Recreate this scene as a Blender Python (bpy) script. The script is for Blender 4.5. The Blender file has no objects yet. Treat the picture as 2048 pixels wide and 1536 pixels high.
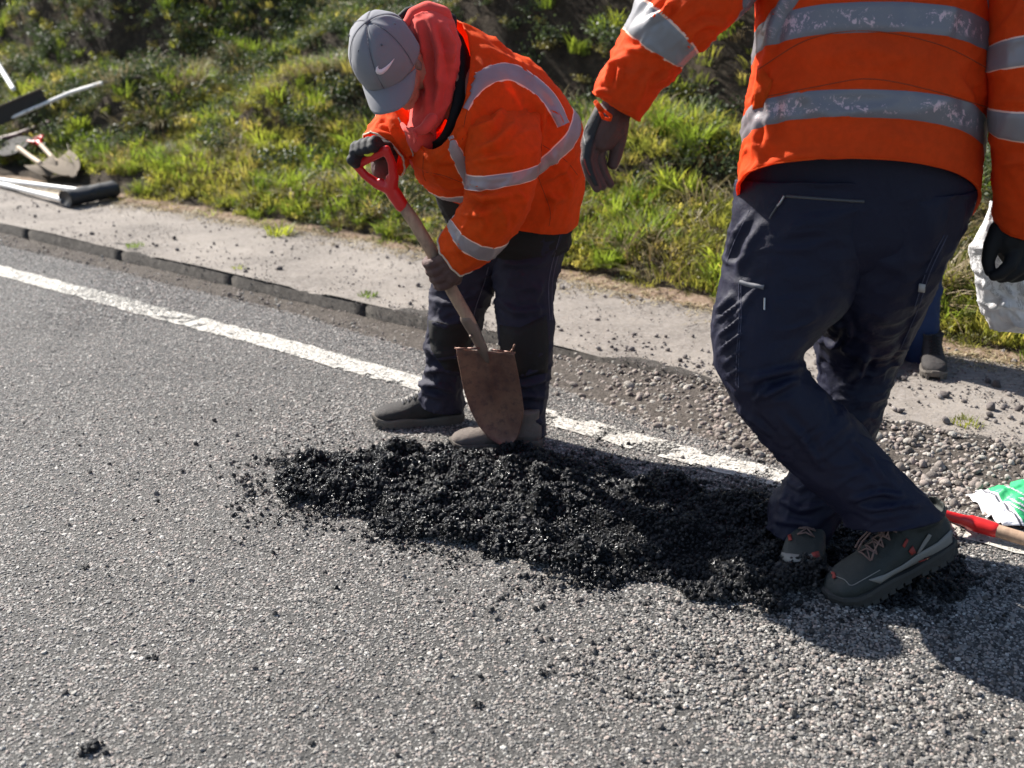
import bpy, bmesh, math, random
import numpy as np
from mathutils import Vector, Matrix
from mathutils.bvhtree import BVHTree
SC = bpy.context.scene
COL = SC.collection
# ------------------------------------------------------------------ camera, light, exposure
F, TH, CH = 2300.0, math.radians(19.1), 1.40        # focal length in px of a 2048 px wide frame, downward tilt, lens height (m)
cam = bpy.data.cameras.new('camera'); cam_o = bpy.data.objects.new('camera', cam); COL.objects.link(cam_o)
cam_o.location = (0, 0, CH); cam_o.rotation_euler = (math.pi/2-TH, 0, 0)
cam.sensor_width = 36; cam.lens = F/2048*36; cam.clip_end = 400; cam.clip_start = .05
cam.dof.use_dof = True; cam.dof.focus_distance = 3.0; cam.dof.aperture_fstop = 3.2
SC.camera = cam_o
SUN_DIR = math.radians(-40.0); SUN_EL = math.radians(40.5)      # heading in which shadows fall, height of the sun
w = bpy.data.worlds.new('World'); SC.world = w; w.use_nodes = True
nt = w.node_tree; nt.nodes.clear()
sky = nt.nodes.new('ShaderNodeTexSky'); sky.sky_type = 'NISHITA'; sky.sun_disc = False
sky.sun_elevation = SUN_EL
# the direction to the sun in plan is SUN_DIR + 180; sun_rotation 0 is +Y and grows clockwise
sky.sun_rotation = math.radians(90) - (SUN_DIR + math.pi)
bg = nt.nodes.new('ShaderNodeBackground'); bg.inputs[1].default_value = 0.07
wo = nt.nodes.new('ShaderNodeOutputWorld')
nt.links.new(sky.outputs[0], bg.inputs[0]); nt.links.new(bg.outputs[0], wo.inputs[0])
sl = bpy.data.lights.new('sun', 'SUN'); sl.energy = 5.0; sl.angle = math.radians(.53); sl.color = (1, .955, .88)
so = bpy.data.objects.new('sun', sl); COL.objects.link(so); so.location = (-6, 8, 10)
ldir = Vector((math.cos(SUN_DIR)*math.cos(SUN_EL), math.sin(SUN_DIR)*math.cos(SUN_EL), -math.sin(SUN_EL)))
so.rotation_euler = ldir.to_track_quat('-Z', 'Y').to_euler()
SC.view_settings.view_transform = 'Standard'; SC.view_settings.look = 'None'
SC.view_settings.gamma = 1; SC.view_settings.use_curve_mapping = False
SC.view_settings.exposure = 1.30

# ------------------------------------------------------------------ helpers
rng = np.random.default_rng(7); random.seed(7)
def at(px, py, Y):
    "the world point seen at (px, py) of the photograph on the upright plane y = Y"
    u = (px-1024)/F; v = (py-768)/F
    dy = math.cos(TH)-v*math.sin(TH); dz = -math.sin(TH)-v*math.cos(TH); t = Y/dy
    return Vector((u*t, Y, CH+dz*t))
def gr(px, py, z=0.0):
    "the point of the level z = const seen at (px, py)"
    u = (px-1024)/F; v = (py-768)/F
    dy = math.cos(TH)-v*math.sin(TH); dz = -math.sin(TH)-v*math.cos(TH); t = (z-CH)/dz
    return Vector((u*t, dy*t, z))
def proj(P):
    P = np.asarray(P, float); dz = P[..., 2]-CH
    zc = P[..., 1]*math.cos(TH)-dz*math.sin(TH); yc = -P[..., 1]*math.sin(TH)-dz*math.cos(TH)
    zc = np.maximum(zc, .05)
    return 1024+F*P[..., 0]/zc, 768+F*yc/zc, F/zc
DV = np.array([-.792, .610]); NV = np.array([.610, .792])     # along the road (away), across it (towards the bank)
def rw(d, n): return d*DV[0]+n*NV[0], d*DV[1]+n*NV[1]
def wr(x, y): return x*DV[0]+y*DV[1], x*NV[0]+y*NV[1]

def _h(ix, iy, iz, s):
    n = (ix.astype(np.int64)*374761393+iy.astype(np.int64)*668265263+iz.astype(np.int64)*1274126177+s*974711) & 0xffffffff
    n = ((n ^ (n >> 13))*1274126177) & 0xffffffff
    n = (n ^ (n >> 16)) & 0xffffffff
    return n/4294967295.0*2-1
def vn(P, s=0):
    "smooth value noise in -1..1 at points P (N,3)"
    P = np.asarray(P, float); i = np.floor(P); f = P-i; f = f*f*f*(f*(f*6-15)+10); i = i.astype(np.int64); r = 0
    for a in (0, 1):
        for b in (0, 1):
            for c in (0, 1):
                wt = (f[..., 0] if a else 1-f[..., 0])*(f[..., 1] if b else 1-f[..., 1])*(f[..., 2] if c else 1-f[..., 2])
                r = r+wt*_h(i[..., 0]+a, i[..., 1]+b, i[..., 2]+c, s)
    return r
def fbm(P, o=4, s=0, g=.5):
    P = np.asarray(P, float); r = 0; a = 1; t = 0
    for k in range(o): r = r+a*vn(P*2**k+k*17.3, s+k); t += a; a *= g
    return r/t
def p3(x, y, z=0): return np.stack([x, y, np.zeros_like(x)+z], -1)
def sstep(a, b, x): t = np.clip((x-a)/(b-a), 0, 1); return t*t*(3-2*t)

def tag(o, label=None, cat=None, group=None, kind=None):
    if label: o['label'] = label
    if cat: o['category'] = cat
    if group: o['group'] = group
    if kind: o['kind'] = kind
    return o
def empty(name, loc, parent=None):
    o = bpy.data.objects.new(name, None); COL.objects.link(o); o.location = loc; o.empty_display_size = .05
    if parent: o.parent = parent
    return o
def link(name, me, mat=None, parent=None, smooth=True, hidden=False):
    o = bpy.data.objects.new(name, me)
    if not hidden: COL.objects.link(o)
    if mat is not None:
        for m in (mat if isinstance(mat, (list, tuple)) else [mat]): me.materials.append(m)
    if smooth: me.polygons.foreach_set('use_smooth', [True]*len(me.polygons))
    if parent:
        o.parent = parent; o.matrix_parent_inverse = Matrix.Translation(-gloc(parent))
    return o
def gloc(o):
    v = Vector(o.location)
    p = o
    while p.parent: break
    return v if not o.parent else Vector((0, 0, 0)) + worldloc(o)
def worldloc(o):
    if o.parent is None: return Vector(o.location)
    return worldloc(o.parent)+(o.matrix_parent_inverse.translation+Vector(o.location))
def mesh_np(name, V, Fq):
    me = bpy.data.meshes.new(name)
    V = np.asarray(V, float).reshape(-1, 3)
    me.from_pydata(V.tolist(), [], [list(map(int, f)) for f in Fq]); me.update(); return me
def grid_faces(nv, nu, wrap=False):
    nu2 = nu if wrap else nu-1
    j, i = np.meshgrid(np.arange(nv-1), np.arange(nu2), indexing='ij')
    a = j*nu+i; b = j*nu+(i+1) % nu
    return np.stack([a, b, b+nu, a+nu], -1).reshape(-1, 4)
def join(parts):
    "several (V, F) lists as one"
    V = []; Fc = []; o = 0
    for v, f in parts:
        V += [tuple(q) for q in v]; Fc += [[i+o for i in q] for q in f]; o += len(v)
    return V, Fc

# --- materials
def mat(name, col=(.5, .5, .5), rough=.7, spec=.5, metal=0.0):
    m = bpy.data.materials.new(name); m.use_nodes = True
    b = m.node_tree.nodes['Principled BSDF']
    b.inputs['Base Color'].default_value = (*col, 1); b.inputs['Roughness'].default_value = rough
    b.inputs['Specular IOR Level'].default_value = spec; b.inputs['Metallic'].default_value = metal
    return m
def N(m, t, **k):
    n = m.node_tree.nodes.new(t)
    for a, v in k.items():
        if a.startswith('i_'): n.inputs[a[2:].replace('_', ' ')].default_value = v
        else: setattr(n, a, v)
    return n
def L(m, a, b): m.node_tree.links.new(a, b)
def ramp(m, src, stops, interp='LINEAR'):
    r = N(m, 'ShaderNodeValToRGB'); e = r.color_ramp.elements; r.color_ramp.interpolation = interp
    while len(e) > 1: e.remove(e[-1])
    e[0].position, e[0].color = stops[0][0], (*stops[0][1], 1)
    for p, c in stops[1:]: x = e.new(p); x.color = (*c, 1)
    L(m, src, r.inputs[0]); return r.outputs[0]
def noise(m, scale, detail=4, rough=.55, coord='Object', dist=0, vec=None):
    n = N(m, 'ShaderNodeTexNoise'); n.inputs['Scale'].default_value = scale; n.inputs['Detail'].default_value = detail
    n.inputs['Roughness'].default_value = rough; n.inputs['Distortion'].default_value = dist
    if vec is None:
        tc = N(m, 'ShaderNodeTexCoord'); vec = tc.outputs[coord]
    L(m, vec, n.inputs['Vector']); return n.outputs['Fac']
def mix(m, fac, a, b, mode='MIX'):
    x = N(m, 'ShaderNodeMix', data_type='RGBA', blend_type=mode)
    for s, v in ((x.inputs[0], fac), (x.inputs[6], a), (x.inputs[7], b)):
        if isinstance(v, (int, float)): s.default_value = v
        elif isinstance(v, tuple): s.default_value = (*v, 1)
        else: L(m, v, s)
    return x.outputs[2]
def mth(m, op, a, b=None):
    x = N(m, 'ShaderNodeMath', operation=op)
    for s, v in ((x.inputs[0], a), (x.inputs[1], b)):
        if v is None: continue
        if isinstance(v, (int, float)): s.default_value = v
        else: L(m, v, s)
    return x.outputs[0]
def bump(m, h, strength=.5, dist=.002):
    b = N(m, 'ShaderNodeBump'); b.inputs['Strength'].default_value = strength; b.inputs['Distance'].default_value = dist
    L(m, h, b.inputs['Height']); L(m, b.outputs[0], P(m).inputs['Normal']); return b
def P(m): return m.node_tree.nodes['Principled BSDF']
def setc(m, c): L(m, c, P(m).inputs['Base Color'])
def translucent(m, fac, col=None):
    "mixes a translucent lobe into the surface (thin cloth, leaves)"
    out = m.node_tree.nodes['Material Output']; t = N(m, 'ShaderNodeBsdfTranslucent'); x = N(m, 'ShaderNodeMixShader')
    x.inputs[0].default_value = fac
    if col is not None:
        if isinstance(col, tuple): t.inputs[0].default_value = (*col, 1)
        else: L(m, col, t.inputs[0])
    L(m, P(m).outputs[0], x.inputs[1]); L(m, t.outputs[0], x.inputs[2]); L(m, x.outputs[0], out.inputs[0])

# --- scattering by geometry nodes (for what nobody could count)
def scatter(name, pts, rot, scl, idx, protos, tone=None, parent=None):
    me = bpy.data.meshes.new(name); me.from_pydata(np.asarray(pts).tolist(), [], [])
    n = len(pts)
    for nm, ty, arr in (('rot', 'FLOAT_VECTOR', rot), ('scl', 'FLOAT_VECTOR', scl)):
        me.attributes.new(nm, ty, 'POINT').data.foreach_set('vector', np.asarray(arr, dtype=np.float32).ravel())
    me.attributes.new('pick', 'INT', 'POINT').data.foreach_set('value', np.asarray(idx, dtype=np.int32))
    me.attributes.new('tone', 'FLOAT', 'POINT').data.foreach_set('value', np.asarray(tone if tone is not None else rng.random(n), dtype=np.float32))
    o = bpy.data.objects.new(name, me); COL.objects.link(o)
    c = bpy.data.collections.new(name+'_kinds')
    for k, p in enumerate(protos):
        q = bpy.data.objects.new('%s_kind_%02d' % (name, k), p); c.objects.link(q)
    g = bpy.data.node_groups.new(name, 'GeometryNodeTree')
    g.interface.new_socket('Geometry', in_out='INPUT', socket_type='NodeSocketGeometry')
    g.interface.new_socket('Geometry', in_out='OUTPUT', socket_type='NodeSocketGeometry')
    gi = g.nodes.new('NodeGroupInput'); go = g.nodes.new('NodeGroupOutput')
    iop = g.nodes.new('GeometryNodeInstanceOnPoints'); ci = g.nodes.new('GeometryNodeCollectionInfo')
    ci.inputs[0].default_value = c; ci.inputs['Separate Children'].default_value = True; ci.inputs['Reset Children'].default_value = True
    def att(nm, ty):
        a = g.nodes.new('GeometryNodeInputNamedAttribute'); a.data_type = ty; a.inputs[0].default_value = nm; return a.outputs[0]
    e2r = g.nodes.new('FunctionNodeEulerToRotation')
    l = g.links.new
    l(gi.outputs[0], iop.inputs['Points']); l(ci.outputs[0], iop.inputs['Instance']); iop.inputs['Pick Instance'].default_value = True
    l(att('pick', 'INT'), iop.inputs['Instance Index'])
    l(att('rot', 'FLOAT_VECTOR'), e2r.inputs[0]); l(e2r.outputs[0], iop.inputs['Rotation'])
    l(att('scl', 'FLOAT_VECTOR'), iop.inputs['Scale']); l(iop.outputs[0], go.inputs[0])
    md = o.modifiers.new('scatter', 'NODES'); md.node_group = g
    if parent: o.parent = parent
    return o
def rock_mesh(name, sub, seed, m, flat=1.0, jag=.25, smooth=True):
    bm = bmesh.new(); bmesh.ops.create_icosphere(bm, subdivisions=sub, radius=1)
    V = np.array([v.co for v in bm.verts])
    k = 1+jag*fbm(V*1.1+seed*9.1, 3, seed)*1.6+jag*.3*vn(V*2.6+seed, seed+3)
    # a few cut facets give each stone its edges
    r = np.random.default_rng(seed)
    Q = V*k[:, None]
    for _ in range(5):
        a = r.normal(size=3); a /= np.linalg.norm(a); h = .72+.2*r.random(); dd = Q@a
        Q = np.where((dd > h)[:, None], Q-(dd-h)[:, None]*a*.9, Q)
    Q *= np.array([1, .75+.2*r.random(), flat])
    for v, q in zip(bm.verts, Q): v.co = q
    me = bpy.data.meshes.new(name); bm.to_mesh(me); bm.free(); me.materials.append(m)
    if smooth: me.polygons.foreach_set('use_smooth', [True]*len(me.polygons))
    return me
# ------------------------------------------------------------------ ground materials
M_base = mat('asphalt_binder', (.06, .058, .055), .8, .4)
v = N(M_base, 'ShaderNodeTexVoronoi'); v.inputs['Scale'].default_value = 150
tc = N(M_base, 'ShaderNodeTexCoord'); L(M_base, tc.outputs['Object'], v.inputs['Vector'])
c1 = ramp(M_base, v.outputs['Color'], [(0, (.02, .02, .02)), (.5, (.046, .044, .042)), (1, (.095, .09, .084))])
big = noise(M_base, 1.3, 4, .6)
setc(M_base, mix(M_base, ramp(M_base, big, [(.35, (0, 0, 0)), (.65, (.55, .55, .55))]), c1, (.075, .07, .064)))
hh = mth(M_base, 'ADD', mth(M_base, 'MULTIPLY', v.outputs['Distance'], -1.0), noise(M_base, 420, 3))
bump(M_base, hh, .9, .003)

def stone_mat(name, stops, rough=.75, bumpscale=40, spec=.4):
    m = mat(name, (.3, .3, .3), rough, spec)
    oi = N(m, 'ShaderNodeObjectInfo')
    c = ramp(m, oi.outputs['Random'], stops)
    n = noise(m, bumpscale/20, 4, .6)
    c = mix(m, .35, c, ramp(m, n, [(.3, (.35, .34, .33)), (.7, (1, 1, 1))]), 'MULTIPLY')
    lo = noise(m, 1.1, 5, .62, vec=oi.outputs['Location']); c = mix(m, .6, c, ramp(m, lo, [(.35, (.66, .65, .64)), (.5, (.95, .94, .92)), (.65, (1.0, 1.0, 1.0))]), 'MULTIPLY')
    setc(m, c); bump(m, noise(m, bumpscale/6, 3), .35, .15)
    return m
M_chip = stone_mat('road_chip', [(0, (.07, .068, .067)), (.2, (.19, .185, .175)), (.4, (.31, .28, .26)), (.55, (.225, .215, .20)), (.7, (.39, .315, .28)), (.85, (.34, .33, .30)), (.95, (.5, .47, .44)), (1, (.68, .65, .6))], .62, spec=.5)
M_gravel = stone_mat('gravel_stone', [(0, (.12, .105, .095)), (.25, (.25, .22, .20)), (.5, (.36, .30, .27)), (.75, (.32, .31, .28)), (1, (.5, .46, .42))], .85, spec=.2)
M_crumb = stone_mat('dark_crumb', [(0, (.03, .03, .03)), (.6, (.09, .08, .075)), (1, (.2, .18, .17))], .7)
M_tar = mat('fresh_tar', (.012, .012, .013), .33, .4)
oi = N(M_tar, 'ShaderNodeObjectInfo')
setc(M_tar, ramp(M_tar, oi.outputs['Random'], [(0, (.004, .004, .005)), (.8, (.008, .008, .010)), (.97, (.02, .018, .02)), (1, (.10, .09, .085))]))
L(M_tar, ramp(M_tar, oi.outputs['Random'], [(0, (.16, .16, .16)), (1, (.42, .42, .42))]), P(M_tar).inputs['Roughness'])
bump(M_tar, noise(M_tar, 5, 3), .4, .2)
M_tarbed = mat('tar_bed', (.005, .005, .0055), .9, .1); bump(M_tarbed, noise(M_tarbed, 140, 4), 1, .006)
M_paint = mat('road_paint', (.68, .66, .6), .75, .3)
pn = noise(M_paint, 26, 5, .7); setc(M_paint, ramp(M_paint, pn, [(.3, (.26, .24, .21)), (.5, (.45, .425, .385)), (1, (.58, .56, .51))]))
bump(M_paint, noise(M_paint, 190, 3), .6, .003)

M_path = mat('path_concrete', (.34, .31, .28), .9, .25)
a = noise(M_path, 2.2, 6, .62); b = noise(M_path, 60, 4, .7)
c = ramp(M_path, a, [(.3, (.11, .095, .082)), (.45, (.175, .153, .133)), (.6, (.225, .198, .172)), (.75, (.28, .25, .22))])
c = mix(M_path, ramp(M_path, b, [(.45, (0, 0, 0)), (.62, (.7, .7, .7))]), c, (.26, .235, .215))
setc(M_path, c); bump(M_path, mth(M_path, 'ADD', noise(M_path, 90, 5, .7), mth(M_path, 'MULTIPLY', noise(M_path, 12, 3), 2.0)), .8, .006)
M_kerb = mat('kerb_concrete', (.2, .185, .17), .92, .2)  # weathered concrete, darkened further to carry the shade of the front face
a = noise(M_kerb, 30, 6, .7); setc(M_kerb, ramp(M_kerb, a, [(.3, (.03, .027, .024)), (.55, (.065, .058, .052)), (.8, (.11, .10, .09))]))
bump(M_kerb, a, .9, .008)
M_soil = mat('soil', (.09, .065, .045), .95, .15)
a = noise(M_soil, 9, 7, .65); setc(M_soil, ramp(M_soil, a, [(.3, (.022, .016, .012)), (.5, (.045, .034, .024)), (.7, (.085, .065, .045))]))
bump(M_soil, noise(M_soil, 35, 6, .7), 1, .02)
M_litter = mat('verge_litter', (.2, .13, .09), .95, .15)
a = noise(M_litter, 45, 6, .7); setc(M_litter, ramp(M_litter, a, [(.3, (.1, .065, .045)), (.5, (.22, .155, .11)), (.7, (.36, .29, .23))]))
bump(M_litter, a, 1, .015)

# ------------------------------------------------------------------ terrain
LEDGES = [  # d, n, half width, rise, run
    (8.9, 5.95, 1.0, .62, .20), (10.3, 6.2, .9, .5, .2), (7.65, 4.98, .36, .26, .12), (7.7, 6.3, .5, .3, .2), (6.5, 5.9, .5, .22, .2),
    (4.7, 6.15, .75, .60, .18), (3.75, 6.05, .8, .62, .18), (2.9, 6.0, .7, .5, .2), (5.6, 5.4, .4, .18, .15), (6.2, 5.1, .5, .16, .15),
    (3.3, 5.2, .5, .14, .15), (1.4, 5.9, .6, .4, .2), (8.6, 4.95, .35, .16, .12), (12, 6.6, .8, .4, .2)]
def terr(d, n):
    s = np.maximum(0, n-4.45)
    z = .06+.40*s+.05*np.minimum(s*3, 1)
    for d0, n0, wd, H, run in LEDGES:
        g = np.exp(-((d-d0)/wd)**2); m = n+.12*vn(p3(d*2.2, n*0, n0), 5)
        z = z+g*H*(sstep(n0, n0+run, m)-sstep(n0+run, n0+run+1.6, m)) - g*H*.25*np.exp(-((m-n0+.12)/.22)**2)
    q = np.clip(s*1.5, 0, 1)
    z = z+q*(.13*fbm(p3(d*1.3, n*1.6), 3, 11)+.07*fbm(p3(d*3.4, n*3.6), 3, 12)+.02*fbm(p3(d*11, n*11), 2, 13))
    return z
def edge_n(d):  # ragged edge between path and grass
    return 4.42+.10*vn(p3(d*.9, d*0), 21)+.05*vn(p3(d*4.3, d*0), 22)-.12*sstep(6.6, 8.2, d)
def strip(name, d0, d1, n0, n1, dd, dn, zf, m, smooth=True):
    ds = np.arange(d0, d1+1e-6, dd); ns = np.arange(n0, n1+1e-6, dn); D, Nn = np.meshgrid(ds, ns, indexing='ij')
    Z = zf(D.ravel(), Nn.ravel()).reshape(D.shape); x, y = rw(D, Nn)
    fq = grid_faces(len(ds), len(ns))[:, ::-1]
    me = mesh_np(name, np.stack([x, y, Z], -1), fq)
    return link(name, me, m, None, smooth)

tag(strip('ground', -60, 120, -60, 120, 20, 20, lambda d, n: d*0-.06, M_soil), kind='structure')
ROAD_N1 = 3.475
def roadz(d, n): return .003*fbm(p3(d*1.7, n*1.7), 2, 31)-.012*sstep(3.2, 3.47, n)
road = tag(strip('road', -4, 30, -5.0, ROAD_N1, .125, .125*.9985, roadz, M_base), kind='structure')
PATH_Z = .078
path = tag(strip('path', -3, 24, 3.492, 4.85, .05, .05, lambda d, n: PATH_Z+.007*fbm(p3(d*2, n*2.4), 3, 41)-.012*sstep(.25, .6, vn(p3(d*3.1, d*0), 44))*(1-sstep(3.5, 3.6, n))-.05*sstep(4.6, 4.8, n), M_path), kind='structure')
def bankz(d, n): return np.where(n < 4.5, terr(d, n)*0+PATH_Z-.03+.075*sstep(0, .12, n-edge_n(d)), np.maximum(terr(d, n)+.012, PATH_Z+.045))
bank = tag(strip('bank', -3, 24, 4.15, 11.5, .05, .05, bankz, M_soil), kind='structure')
# bare brown litter along the foot of the bank
def litz(d, n): return PATH_Z-.02+.034*sstep(-.16, .0, n-edge_n(d))+.008*fbm(p3(d*9, n*9), 2, 43)
tag(strip('verge', -2.5, 12, 4.05, 4.62, .04, .04, litz, M_litter), kind='structure')

# kerb: separate stones with joints
kb = empty('kerb', (*rw(5.3, 3.54), 0)); tag(kb, kind='structure')
def kerb_mesh(seed):
    bm = bmesh.new(); bmesh.ops.create_cube(bm, size=1)
    bmesh.ops.scale(bm, vec=(.895, .125, .26), verts=bm.verts)
    bmesh.ops.bevel(bm, geom=bm.edges[:], offset=.009, segments=2, affect='EDGES')
    bmesh.ops.subdivide_edges(bm, edges=[e for e in bm.edges if e.calc_length() > .3], cuts=14, use_grid_fill=True)
    V = np.array([v.co for v in bm.verts]); dsp = fbm(V*14+seed*5, 3, seed)
    for v, q in zip(bm.verts, dsp): v.co += Vector((0, q*.006*np.sign(v.co.y) if abs(v.co.y) > .04 else 0, q*.006 if v.co.z > .1 else 0))
    me = bpy.data.meshes.new('kerbstone'); bm.to_mesh(me); bm.free(); me.materials.append(M_kerb)
    me.polygons.foreach_set('use_smooth', [True]*len(me.polygons)); return me
kms = [kerb_mesh(s) for s in (1, 2, 3)]
for k, i in enumerate(range(-8, 14)):
    d = 5.3+.45+.9*i; x, y = rw(d, 3.54)
    o = bpy.data.objects.new('kerbstone', kms[k % 3]); COL.objects.link(o)
    o.parent = kb; o.matrix_parent_inverse = Matrix.Translation(-Vector(kb.location))
    o.location = (x, y, PATH_Z-.136+random.uniform(-.004, .004)); o.rotation_euler = (random.uniform(-.02, .02), random.uniform(-.004, .004), math.atan2(DV[1], DV[0])+random.uniform(-.006, .006))

# edge line, worn paint
LN0, LN1 = 2.938, 3.064
def line_strip():
    ds = np.arange(-3, 24, .02); ns = np.linspace(LN0, LN1, 9); D, Nn = np.meshgrid(ds, ns, indexing='ij')
    e = .008*vn(p3(D*25, Nn*0), 3)*np.where(np.abs(Nn-(LN0+LN1)/2) > .06, 1, 0)+.006*vn(p3(D*2, Nn*0+3), 5)
    x, y = rw(D, Nn+e); Z = roadz(D.ravel(), Nn.ravel()).reshape(D.shape)+.004
    fq = grid_faces(len(ds), len(ns))[:, ::-1]; V = np.stack([x, y, Z], -1).reshape(-1, 3)
    c = V[fq].mean(1); wear = fbm(c*np.array([16, 16, 0]), 3, 8); lo = fbm(c*np.array([2.2, 2.2, 0]), 2, 9)
    keep = wear < .40-.45*np.clip(lo, -.2, 1)+.10*sstep(2.4, 4.2, wr(c[:, 0], c[:, 1])[0])
    return link('road_marking', mesh_np('road_marking', V, fq[keep]), M_paint)
tag(line_strip(), kind='structure')

# ------------------------------------------------------------------ patch outline (fresh tar)
PATCH = np.array([gr(x, y)[:2] for x, y in [(528, 958), (560, 925), (640, 912), (730, 908), (800, 890), (860, 908), (950, 900), (1100, 903), (1250, 938), (1400, 972), (1530, 990),
    (1700, 1000), (1850, 1060), (1960, 1120), (1990, 1190), (1900, 1235), (1740, 1212), (1640, 1215), (1550, 1240), (1400, 1212), (1300, 1195), (1180, 1180), (1080, 1165), (960, 1122), (850, 1112),
    (780, 1082), (720, 1050), (610, 1032), (545, 1000)]])
def pdist(x, y):
    "distance inside (+) or outside (-) of the patch outline"
    p = np.stack([x, y], -1); best = np.full(len(p), 9.); ins = np.zeros(len(p), bool); K = len(PATCH)
    for i in range(K):
        a = PATCH[i]; b = PATCH[(i+1) % K]; ab = b-a; t = np.clip(((p-a)@ab)/(ab@ab), 0, 1)
        best = np.minimum(best, np.linalg.norm(p-(a+t[:, None]*ab), axis=1))
        c = ((a[1] > p[:, 1]) != (b[1] > p[:, 1])) & (p[:, 0] < (b[0]-a[0])*(p[:, 1]-a[1])/(b[1]-a[1]+1e-12)+a[0]); ins ^= c
    return np.where(ins, best, -best)
FLAT = [gr(1240, 1080)[:2], gr(1400, 1115)[:2]]
def tarz(x, y):
    dd = pdist(x, y)+.035*fbm(p3(x*14, y*14), 2, 51)
    h = .026*sstep(-.01, .15, dd)
    cl = fbm(p3(x*11, y*11), 3, 52); cl2 = fbm(p3(x*26, y*26), 2, 53)
    h = h*(1+1.0*cl)+(.042*np.clip(cl+.05, 0, 1)+.018*cl2)*sstep(-.01, .05, dd)
    h = h+.022*np.exp(-((wr(x, y)[1]-2.42-.05*vn(p3(x*4, y*0), 58))/.10)**2)*sstep(0, .1, dd)
    h = h+.03*np.exp(-(((x+.33)/.09)**2+((y-3.38)/.06)**2))
    # heap lowered around each of the FLAT spots
    for q in FLAT: h = h*(1-.75*np.exp(-(((x-q[0])/.13)**2+((y-q[1])/.11)**2)))
    h = h*(1-.5*sstep(.62, .95, x))
    return np.where(dd > -.012, np.maximum(h, .002), -.03), dd
xs = np.arange(-.85, 1.55, .008); ys = np.arange(2.2, 3.6, .008); X, Y = np.meshgrid(xs, ys, indexing='xy')
Z, DD = tarz(X.ravel(), Y.ravel())
fq = grid_faces(len(ys), len(xs)); V = np.stack([X.ravel(), Y.ravel(), Z+.002], -1)
EO = fbm(p3(X.ravel()*16, Y.ravel()*16), 3, 59) > .5-13*DD
keep = (DD[fq] > -.02).any(1) & EO[fq].all(1)
tarbed = link('tar_patch', mesh_np('tar_patch', V, fq[keep]), M_tarbed)
tag(tarbed, 'long low heap of fresh black tarmac spread on the road between the two workers', 'tarmac')

# ------------------------------------------------------------------ loose stone on the road and verge
chipm = [rock_mesh('chip', 1, s, M_chip, .55, .28, False) for s in range(1, 8)]
chipw = [rock_mesh('painted_chip', 1, s, M_paint, .5, .28, False) for s in range(1, 5)]
def in_view(x, y, z, mar=330):
    px, py, s = proj(np.stack([x, y, np.zeros_like(x)+z], -1)); return (px > -mar) & (px < 2048+mar) & (py > -mar) & (py < 1536+mar)
def rot_flat(n, tilt=.25): return np.stack([rng.normal(0, tilt, n), rng.normal(0, tilt, n), rng.random(n)*6.283], -1)
def lay(n_m2, d0, d1, n0, n1):
    k = int(n_m2*(d1-d0)*(n1-n0)); d = rng.uniform(d0, d1, k); n = rng.uniform(n0, n1, k); x, y = rw(d, n)
    ok = in_view(x, y, 0); return d[ok], n[ok], x[ok], y[ok]
d, n, x, y = lay(27000, -.4, 7.2, .5, 3.40)
keep = np.ones(len(d), bool)
dist = np.hypot(x, y); keep &= rng.random(len(d)) < np.clip(3.6/dist, 0, 1)**.6
keep &= pdist(x, y) < .17
d, n, x, y = d[keep], n[keep], x[keep], y[keep]
K = len(d); rough = sstep(.05, .5, fbm(p3(x*1.1+3, y*1.1), 2, 61)*.7+.9*np.exp(-(((x-.5)/.5)**2+((y-2.15)/.35)**2)))
sz = rng.lognormal(math.log(.0033), .33, K)*(1+.22*rough); sz = np.clip(sz, .002, .0085)
isln = (n > LN0+.003*rng.normal(size=K)) & (n < LN1+.003*rng.normal(size=K)) & (rng.random(K) < .8)
z = roadz(d, n)+sz*(-.10+.35*rng.random(K)+.22*rough)+np.where(isln, .0035, 0)
S = np.stack([sz, sz*rng.uniform(.8, 1.15, K), sz*rng.uniform(.7, 1.1, K)*(1+.15*rough)], -1)
R = rot_flat(K, .22)
a = ~isln
tag(scatter('road_chips', np.stack([x, y, z], -1)[a], R[a], S[a], rng.integers(0, 7, a.sum()), chipm), kind='stuff')
a = isln
tag(scatter('painted_road_chips', np.stack([x, y, z], -1)[a], R[a], S[a]*[1, 1, .9], rng.integers(0, 4, a.sum()), chipw), kind='stuff')

# tar stones heaped on the patch
tarm = [rock_mesh('tar_stone', 1, s, M_tar, .8, .3, False) for s in range(20, 27)]
k = 110000; x = rng.uniform(-.82, 1.5, k); y = rng.uniform(2.25, 3.55, k); z, dd = tarz(x, y)
fringe = rng.random(k) < np.exp(np.minimum(dd, 0)/.05)*.25
edge_ok = fbm(p3(x*16, y*16), 3, 59) > .45-13*dd
ok = ((dd > -.004) & edge_ok) | (fringe & (dd > -.30) & (fbm(p3(x*13, y*13), 2, 60) > -.05)); x, y, z, dd = x[ok], y[ok], z[ok], dd[ok]; K = len(x)
sz = np.clip(rng.lognormal(math.log(.0046), .35, K), .0022, .010)
z = np.maximum(z, 0)+sz*rng.uniform(-.2, 1.3, K)*np.where(dd > 0, 1, .5)
fl = np.zeros(K)
for q in FLAT: fl = np.maximum(fl, np.exp(-(((x-q[0])/.14)**2+((y-q[1])/.12)**2)))
sz = sz*(1-.35*fl)
S = sz[:, None]*rng.uniform(.7, 1.25, (K, 3))
tag(scatter('tar_patch_stones', np.stack([x, y, z], -1), rng.random((K, 3))*6.283, S, rng.integers(0, 7, K), tarm), kind='stuff')

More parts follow.
